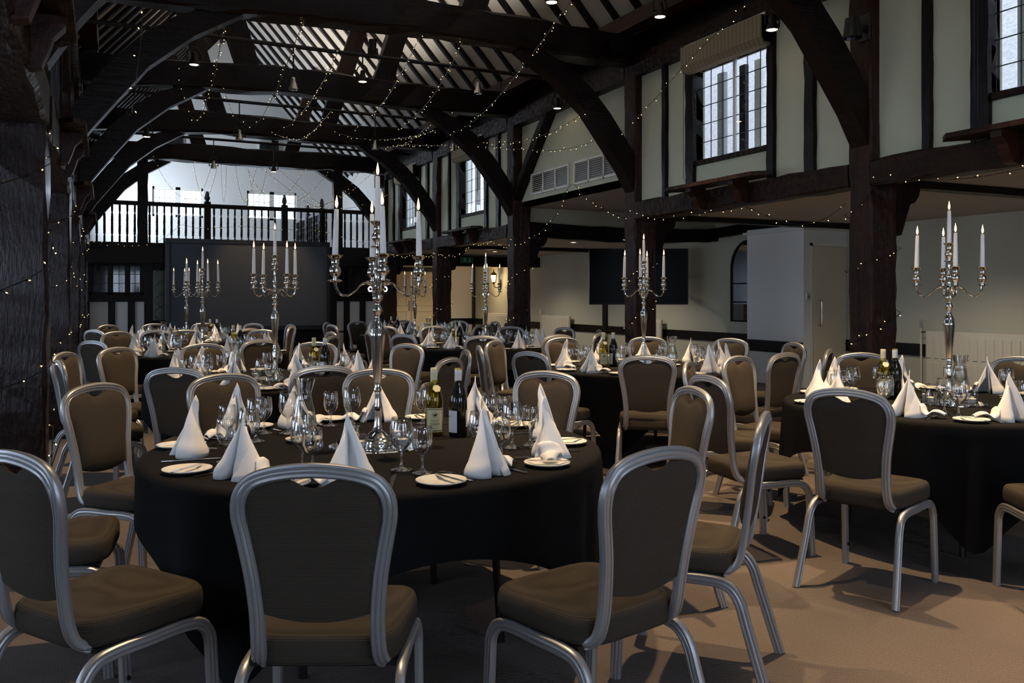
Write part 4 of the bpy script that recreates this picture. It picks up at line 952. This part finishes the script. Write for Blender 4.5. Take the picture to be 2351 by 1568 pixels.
def make_bottle(white):
    o = thing('wine_bottle', 'bottle', 'wine bottle', group='wine bottles')
    R_ = .0405
    prof = [(0, .004), (.030, .002), (R_ - .002, .001), (R_, .006), (R_, .155), (.0385, .175), (.031, .205), (.021, .228), (.0155, .245), (.0145, .27), (.0145, .288)]
    MB().lathe(prof, 28).build('glass', OLIVE if white else DARKG, o, smooth=True, ang=60)
    if white: MB().lathe([(0, .006), (R_ - .003, .006), (R_ - .003, .155), (.036, .173), (.028, .203), (0, .204)], 24).build('wine', glassy('white_wine', (.88, .78, .20), (.45, .38, .04), .5), o, smooth=True, ang=60)
    MB().lathe([(.0153, .236 if white else .244), (.0156, .262), (.0152, .270), (.0158, .274), (.0156, .298), (.014, .302), (0, .302)], 20).build('capsule', CAPC if white else CAPW, o, smooth=True, ang=40)
    if not white: MB().lathe([(.0158, .296), (.0158, .3025), (0, .3030)], 20).build('foil_top', GOLD, o)
    c0 = -PI / 2
    if white:
        lab = curved_patch(R_ + .0006, .020, .125, c0 - 1.05, c0 + 1.05).build('label', LABELC, o)
        for z0, z1 in ((.024, .027), (.118, .121)): curved_patch(R_ + .0012, z0, z1, c0 - .95, c0 + .95).build('border_line', INK, lab)
        for s in (-1, 1): curved_patch(R_ + .0012, .024, .121, c0 + s * .95 - .03, c0 + s * .95 + .03, 2).build('border_line', INK, lab)
        text_mesh('CHABLIS', .0125, R_ + .0014, .052, c0, lab, INK, 'lettering'); text_mesh('CELLIER DU', .0070, R_ + .0014, .068, c0, lab, INK, 'lettering')
        cr = MB()
        for k in range(10):
            a = k * PI / 5; b = (k + 1) * PI / 5
            for r0, r1 in ((.0105, .012),):
                pts = [(r0 * math.cos(a), r0 * math.sin(a)), (r1 * math.cos(a), r1 * math.sin(a)), (r1 * math.cos(b), r1 * math.sin(b)), (r0 * math.cos(b), r0 * math.sin(b))]
                cr.add([((R_ + .0014) * math.cos(c0 + p / R_), (R_ + .0014) * math.sin(c0 + p / R_), .096 + q) for p, q in pts], [(0, 1, 2, 3)])
        for q0, q1 in ((-.006, .006), (-.003, .008), (.002, .004)):
            cr.add([((R_ + .0014) * math.cos(c0 + p / R_), (R_ + .0014) * math.sin(c0 + p / R_), .096 + q) for p, q in ((q0, -.006), (q1, -.004), (q1, .006), (q0, .003))], [(0, 1, 2, 3)])
        cr.build('crest', INK, lab)
        nk = MB(); pts = [(-.018, .0), (-.012, .016), (.006, .018), (.018, .006), (.014, -.014), (-.006, -.016)]
        nk.prism(pts, lambda a, b: (a + .008, -.031 + b * .45 - .004, .212 + b * .85), lambda a, b: (a + .008, -.032 + b * .45 - .004, .212 + b * .85))
        nk.build('neck_label', LABELC, o)
    else:
        lab = curved_patch(R_ + .0006, .022, .118, c0 - 1.75, c0 - .15).build('label', LABELW, o)
        text_mesh('BALI', .011, R_ + .0012, .088, c0 - 1.15, lab, INK, 'lettering')
        curved_patch(R_ + .0006, .045, .118, c0 + 1.0, c0 + 1.6).build('back_label', LABELW, o)
        st = MB(); V = [((.0162) * math.cos(c0 + .25), (.0162) * math.sin(c0 + .25), .268 - .008)]
        pts = []
        for k in range(10): rr_ = .0045 if k % 2 == 0 else .0018; a = PI / 2 + k * PI / 5; pts.append((rr_ * math.cos(a), rr_ * math.sin(a)))
        st.add([(.0165 * math.cos(c0 + .25 + p / .0165), .0165 * math.sin(c0 + .25 + p / .0165), .256 + q) for p, q in pts], [tuple(range(10))]); st.build('star', GOLD, o)
    return o
def make_carafe():
    o = thing('water_carafe', 'carafe', 'carafe', group='water carafes')
    MB().lathe([(0, .006), (.046, .003), (.053, .010), (.056, .030), (.055, .07), (.045, .13), (.034, .175), (.0305, .195), (.031, .203), (.036, .222), (.046, .256), (.0475, .262), (.0455, .261), (.030, .2)], 26).build('glass', THICKG, o, smooth=True, ang=60)
    MB().lathe([(0, .010), (.050, .010), (.052, .04), (.048, .085), (.040, .13), (.031, .17), (0, .17)], 22).build('water', WATER, o, smooth=True, ang=60)
    return o
def make_tealight():
    o = thing('tealight_glass', 'tea light', 'tea light', group='tea lights on the mirror plates')
    n = 24; V = []; m = MB(); prof = [(.027, .0), (.031, .062), (.029, .062), (.025, .010), (0, .010)]
    for r, z in prof:
        for k in range(n): rr_ = r * (1 + (.025 if k % 2 else -.025) * (1 if r > .026 else 0)); a = 2 * PI * k / n; V.append((rr_ * math.cos(a), rr_ * math.sin(a), z))
    FA = [(i * n + k, i * n + (k + 1) % n, (i + 1) * n + (k + 1) % n, (i + 1) * n + k) for i in range(len(prof) - 1) for k in range(n)]
    m.add(V, FA); m.build('holder', THICKG, o)
    MB().lathe([(0, .012), (.020, .012), (.020, .034), (.017, .036), (0, .035)], 16).build('wax', WAX, o, smooth=True, ang=40)
    return o

P_chair = make_chair(); P_cand = make_candelabra(); P_taper = make_candle()
P_gob = make_glass('wine_goblet', 'goblet', goblet_mesh(.190, .043, .034, .039)); P_wg = make_glass('wine_glass', 'glass', goblet_mesh(.165, .037, .033, .036))
P_nap = [make_napkin(0), make_napkin(1)]; P_plate = make_plate(); P_sauc = make_plate('saucer', .078)
P_bk = make_knife('butter_knife', .165, 'k'); P_dk = make_knife('dinner_knife', .215, 'k'); P_fork = make_fork()
P_wb = make_bottle(True); P_rb = make_bottle(False); P_car = make_carafe(); P_tea = make_tealight()
P_mir = tag(MB().lathe([(0, .005), (.194, .005), (.20, .002), (.20, 0), (0, 0)], 48).build('mirror_plate', MIRROR), 'm', 'mirror plate', 'round mirror plates')
protos = [P_chair, P_cand, P_taper, P_gob, P_wg, *P_nap, P_plate, P_sauc, P_bk, P_dk, P_fork, P_wb, P_rb, P_car, P_tea, P_mir]
LAT = Vector((CT, -ST, 0)); DEP = Vector((ST, CT, 0))      # to the right of and away from the camera

tl = [0]
for ti, (key, T) in enumerate(TABLES.items()):
    rr = random.Random(50 + ti); cx, cy = T['c']; C = Vector((cx, cy, 0)); nm = T['name']; far = key in ('A3', 'A4', 'B3', 'B4')
    t = thing('round_table', 'round folding table under black cloth, %s' % nm, 'table', (cx, cy, 0), 0, 'round banquet tables')
    MB().lathe([(0, TT - .03), (TRAD - .01, TT - .03), (TRAD - .005, TT - .002), (0, TT - .002)], 48).build('tabletop', T_X, t)
    for k in range(4):
        a = PI / 4 + k * PI / 2
        MB().tube([(.55 * math.cos(a), .55 * math.sin(a), .0), (.50 * math.cos(a), .50 * math.sin(a), TT - .03)], .016, 8).build('leg', BLACK, t)
    cl = cloth_mesh(ti).build('tablecloth', CLOTH, smooth=True, ang=75, loc=(cx, cy, TT))
    tag(cl, 'square black tablecloth draped over the %s' % nm, 'tablecloth', 'black tablecloths')
    top = TT + .007
    dup(P_mir, (cx, cy, top), 0, 'round mirror plate under the candelabra on the %s' % nm)
    rz = -TH + math.radians({'A1': 16, 'A2': 45, 'A3': 38, 'A4': 30, 'B1': -16, 'B2': -18, 'B3': 8, 'B4': 25}[key])
    zc = top + .006
    dup(P_cand, (cx, cy, zc), rz, 'tall silver five-light candelabra on the %s' % nm)
    dup(P_taper, (cx, cy, zc + .818 + .104), 0, 'lit white taper candle at the candelabra top, %s' % nm)
    for k in range(4):
        a = rz + k * PI / 2
        q = dup(P_taper, (cx + .174 * math.cos(a), cy + .174 * math.sin(a), zc + .676 + .104), 0, "lit white taper candle on the %s candelabra arm, %s" % (clock(math.degrees(a)), nm))
        q.rotation_euler = (rr.uniform(-.03, .03), rr.uniform(-.03, .03), 0)
    for k in range(4):
        a = rz + PI / 4 + k * PI / 2 + rr.uniform(-.15, .15)
        dup(P_tea, (cx + .142 * math.cos(a), cy + .142 * math.sin(a), zc), rr.uniform(0, 1), 'ribbed glass tea light at %s on the mirror, %s' % (clock(math.degrees(a)), nm))
    for proto, (dl, dd), lab in ((P_wb, T['bot'][0], 'white wine bottle with cream label on the %s'), (P_rb, T['bot'][1], 'dark red wine bottle with white capsule on the %s')):
        p_ = C + LAT * dl + DEP * dd
        dup(proto, (p_.x, p_.y, top), math.atan2(-p_.x, p_.y) * -1 * -1 + rr.uniform(-.1, .1) + (.15 if proto is P_wb else 0), lab % nm)
    p_ = C + LAT * T['car'][0] + DEP * T['car'][1]
    dup(P_sauc, (p_.x, p_.y, top), 0, 'white saucer under the water carafe on the %s' % nm, 'saucers'); dup(P_car, (p_.x, p_.y, top + .005), 0, 'glass water carafe with flared lip on the %s' % nm)
    tl[0] += 1
    seats = list(T['seats']) + ([(281, 1.45), (318, 1.45), (350, 1.45)] if key == 'B1' else [])
    for si, (deg, r) in enumerate(seats):
        a = math.radians(deg); u = Vector((math.cos(a), math.sin(a), 0)); sd = Vector((-u.y, u.x, 0)); ck = clock(deg)
        # chair (back rail at distance r)
        if not (key == 'B1' and si >= 7):
            ro = r - .270 + .03; p_ = C + u * ro
            dup(P_chair, (p_.x, p_.y, 0), a + PI / 2 + rr.uniform(-.06, .06), 'taupe banquet chair with silver frame at %s of the %s' % (ck, nm))
        face = a + PI / 2                            # local +y looks to the table centre
        place = C + u * .70 + Vector((0, 0, top))
        jt = lambda s: rr.uniform(-s, s)
        v_ = si % 2
        p_ = place + u * (.03 + jt(.015)) + sd * jt(.02)
        dup(P_nap[v_], tuple(p_), face + jt(.3) + (0 if v_ == 0 else .2), 'white napkin folded into a standing peak at %s of the %s' % (ck, nm))
        sgn = 1                                      # side plate at the guest's left
        pl = place + u * (.075 + jt(.02)) + sd * (-.215 + jt(.02))
        dup(P_plate, tuple(pl), 0, 'small white side plate at %s of the %s' % (ck, nm), 'side plates')
        q = dup(P_bk, tuple(pl + u * .085 + sd * .03 + Vector((0, 0, .015))), face + .15 + jt(.2), 'steel butter knife lying on the side plate at %s, %s' % (ck, nm), 'butter knives')
        if not far:
            q = dup(P_dk, tuple(place + u * .13 + sd * .125), face + jt(.06), 'steel dinner knife at %s of the %s' % (ck, nm), 'dinner knives')
            q = dup(P_fork, tuple(place + u * .125 + sd * -.105), face + jt(.06), 'steel dinner fork at %s of the %s' % (ck, nm), 'dinner forks')
        g1 = place - u * (.165 + jt(.02)) + sd * (.13 + jt(.02)); g2 = place - u * (.10 + jt(.015)) + sd * (.205 + jt(.015))
        dup(P_gob, tuple(g1), 0, 'large clear wine goblet at %s of the %s' % (ck, nm), 'wine goblets')
        dup(P_wg, tuple(g2), 0, 'smaller clear wine glass at %s of the %s' % (ck, nm), 'small wine glasses')
for p_ in protos: proto_done(p_)

# ------------------------------------------------------------------ fairy lights
sl_no = [0]
def string_light(pts, label, sub=8, gap=.15, hang=True):
    sl_no[0] += 1
    path = catmull(pts, sub); rr = random.Random(900 + sl_no[0])
    o = thing('fairy_light_string', label, 'fairy lights', tuple(path[0]), 0, 'warm white fairy light strings'); base = path[0]
    P = [p - base for p in path]
    MB().tube(P, .0032, 4, ref=(.37, .21, .9)).build('cable', BLACK, o)
    bulbs = MB(); hold = MB(); acc = 0.0; nxt = gap * rr.random()
    for a, b in zip(P, P[1:]):
        L = (b - a).length
        while nxt < acc + L and L > 1e-6:
            p = a + (b - a) * ((nxt - acc) / L); d = Vector((rr.uniform(-1, 1), rr.uniform(-1, 1), rr.uniform(-1, .6))).normalized()
            e = p + d * .026; s1 = d.cross(Vector((.3, .5, .8))).normalized(); s2 = d.cross(s1); r_ = .0040
            hold.add([p + s1 * .004, p - s1 * .002 + s2 * .0035, p - s1 * .002 - s2 * .0035, e + s1 * .004, e - s1 * .002 + s2 * .0035, e - s1 * .002 - s2 * .0035], [(0, 1, 4, 3), (1, 2, 5, 4), (2, 0, 3, 5)])
            bulbs.add([e - d * .002, e + d * .004 + s1 * r_, e + d * .004 + s2 * r_, e + d * .004 - s1 * r_, e + d * .004 - s2 * r_, e + d * .014], [(0, 2, 1), (0, 3, 2), (0, 4, 3), (0, 1, 4), (5, 1, 2), (5, 2, 3), (5, 3, 4), (5, 4, 1)])
            nxt += gap * rr.uniform(.8, 1.2)
        acc += L
    q = hold.build('bulb_holders', BLACK, o); q['kind'] = 'stuff'
    q = bulbs.build('bulbs', BULB, o); q['kind'] = 'stuff'
def SY(lst): return [PY(*q) for q in lst]
def SX(lst, X): return [PX(a, b, X) for a, b in lst]
string_light(SY([(1722, 3, 6.8), (1650, 72, 7.4), (1578, 142, 8.0), (1505, 225, 8.7), (1440, 290, 9.3)]), 'fairy light string falling past the striped blind')
string_light(SY([(1440, 298, 9.3), (1390, 314, 9.8), (1330, 335, 10.4), (1270, 345, 11.2), (1190, 342, 12.0), (1110, 335, 12.9), (1035, 318, 13.2)]), 'fairy light swag across the cream wall above the vents')
string_light(SY([(1340, 258, 9.4), (1300, 285, 9.9), (1257, 306, 10.6), (1205, 322, 11.6), (1127, 330, 12.8), (1010, 335, 14.5), (905, 330, 16.6)]), 'fairy light swag from the arched brace to the far tie beam')
string_light(SY([(1310, 0, 7.6), (1262, 70, 8.6), (1209, 140, 9.6), (1148, 218, 11), (1086, 279, 12.4), (1025, 315, 13.2)]), 'steep fairy light string under the rafters by the second lighting bar')
string_light(SY([(1066, 88, 9.4), (1035, 150, 10.2), (998, 214, 11.2), (955, 265, 12.2), (914, 300, 13.0)]), 'fairy light string from the second tie beam near the radiator side')
string_light(SY([(966, 78, 9.4), (930, 150, 10.2), (892, 218, 11.4), (850, 268, 12.4), (812, 298, 13.0)]), 'fairy light string from the middle of the second tie beam')
string_light(SY([(698, 44, 9.4), (678, 95, 10.2), (647, 177, 11.4), (620, 235, 12.4), (590, 283, 13.0), (560, 285, 13.1), (531, 255, 13.1), (510, 190, 12.9)]), 'looped fairy light string at the third tie beam')
string_light(SY([(514, 61, 9.4), (504, 112, 10.2), (484, 204, 11.8), (456, 272, 13.0), (438, 266, 13.1), (424, 230, 13.0), (409, 155, 12.6)]), 'looped fairy light string beside the first gable strut')
string_light(SY([(329, 7, 5.7), (325, 60, 5.8), (324, 85, 5.8), (313, 180, 5.9), (306, 238, 5.9), (298, 266, 5.9), (289, 255, 5.9)]), 'fairy light string hanging from the arched brace over the dark posts')
string_light(SY([(780, 110, 9.4), (740, 190, 11), (700, 250, 12.5), (660, 290, 13.2), (640, 285, 13.3)]), 'fairy light string drooping to the third tie beam under the ridge')
string_light(SY([(1000, 300, 13.1), (940, 315, 14.5), (880, 320, 15.5), (820, 318, 16), (760, 300, 16.6)]), 'fairy light swag between the third and fourth tie beams')
string_light(SY([(760, 255, 13.1), (720, 300, 14.5), (690, 320, 15.5), (650, 315, 16.3), (620, 300, 16.7)]), 'short fairy light swag before the gable struts')
string_light(SY([(1040, 262, 13.1), (985, 290, 14), (930, 330, 15.4), (880, 340, 16.5)]), 'fairy light swag by the far arched brace')
FARS = [([(349, 360), (380, 415), (410, 448), (440, 457), (465, 435), (484, 385)], 'left of the gable window'), ([(443, 372), (455, 430), (470, 455), (482, 440), (498, 388)], 'over the first newel'),
        ([(507, 376), (509, 430), (513, 465), (518, 430), (519, 382)], 'in a narrow loop between the gable windows'), ([(540, 380), (548, 430), (560, 462), (572, 455), (583, 405), (590, 384)], 'at the edge of the second gable window'),
        ([(568, 388), (600, 440), (650, 462), (720, 475), (790, 448), (840, 410), (867, 388)], 'in a wide swag across the second gable window'),
        ([(600, 386), (650, 425), (700, 462), (740, 477), (800, 478), (860, 462), (918, 432)], 'reaching to the beam beside the balcony'),
        ([(640, 390), (690, 432), (735, 468), (770, 460), (800, 430), (825, 395)], 'over the stair balustrade'), ([(760, 388), (725, 430), (680, 462), (630, 470), (585, 462)], 'crossing before the second newel'),
        ([(700, 388), (672, 430), (640, 455), (600, 468), (566, 470)], 'crossing low before the gable window'), ([(613, 384), (603, 430), (592, 452), (580, 440), (570, 392)], 'in a loop beside the lit balcony spotlight')]
for k, (l_, lab) in enumerate(FARS): string_light([PY(a, b, 20.37 - .004 * k) for a, b in l_], 'fairy light string hung before the balcony, ' + lab.replace('left of', 'beside'), gap=.11)
string_light(SX([(1437, 480), (1470, 490), (1520, 500), (1600, 492), (1660, 483), (1715, 477), (1760, 496), (1810, 513), (1860, 513), (1905, 496), (1942, 466)], 5.98), 'fairy light swag under the carved rail beam')
string_light(SX([(1178, 566), (1216, 549), (1260, 515), (1285, 475), (1312, 423), (1345, 455), (1390, 480), (1436, 503)], 6.02), 'fairy light string peaked at the vent frame')
string_light(SX([(1985, 398), (2040, 409), (2110, 413), (2180, 412), (2260, 404), (2360, 384)], 5.98), 'fairy light string along the rail beam at the frame edge')
string_light(SX([(1165, 568), (1130, 556), (1095, 562), (1060, 578), (1031, 590), (1003, 582)], 6.0), 'fairy light swag between the two far red posts')
string_light(SX([(1000, 584), (975, 590), (950, 588), (925, 590), (896, 585)], 6.0), 'fairy light string beside the exit passage')
string_light([PY(a, b, 20.28) for a, b in [(215, 556), (260, 562), (330, 562), (360, 556), (400, 528), (415, 516), (460, 524), (560, 520), (640, 528), (700, 526), (760, 535), (840, 560)]], 'fairy light string draped along the balustrade foot', gap=.14)
def wrap(xf, sgn, ty, z0, z1, turns, label):
    x0, x1 = (xf - PW - .02, xf + .02) if sgn < 0 else (xf - .02, xf + PW + .02); y0, y1 = ty - .02, ty + PD + .02
    cs = [(x0, y0), (x1, y0), (x1, y1), (x0, y1)]; pts = []
    for k in range(turns * 4 + 1): c_ = cs[k % 4]; pts.append((c_[0], c_[1], z0 + (z1 - z0) * k / (turns * 4) + RND.uniform(-.06, .06)))
    pts2 = []
    for p, q in zip(pts, pts[1:]):
        for s in range(3): pts2.append(Vector(p).lerp(Vector(q), s / 3) + Vector((0, 0, -.03 * math.sin(PI * s / 3))))
    string_light(pts2 + [Vector(pts[-1])], label, sub=1, gap=.13)
for i, nm in ((1, 'first'), (2, 'second'), (3, 'third'), (4, 'fourth')):
    wrap(XL, -1, TR[i], .25, 2.6, 4, 'fairy light string wound round the %s dark post beside the tables' % nm)
    wrap(XR, 1, TR[i], .5, 2.3, 3, 'fairy light string wound round the %s red post on the radiator side' % nm)
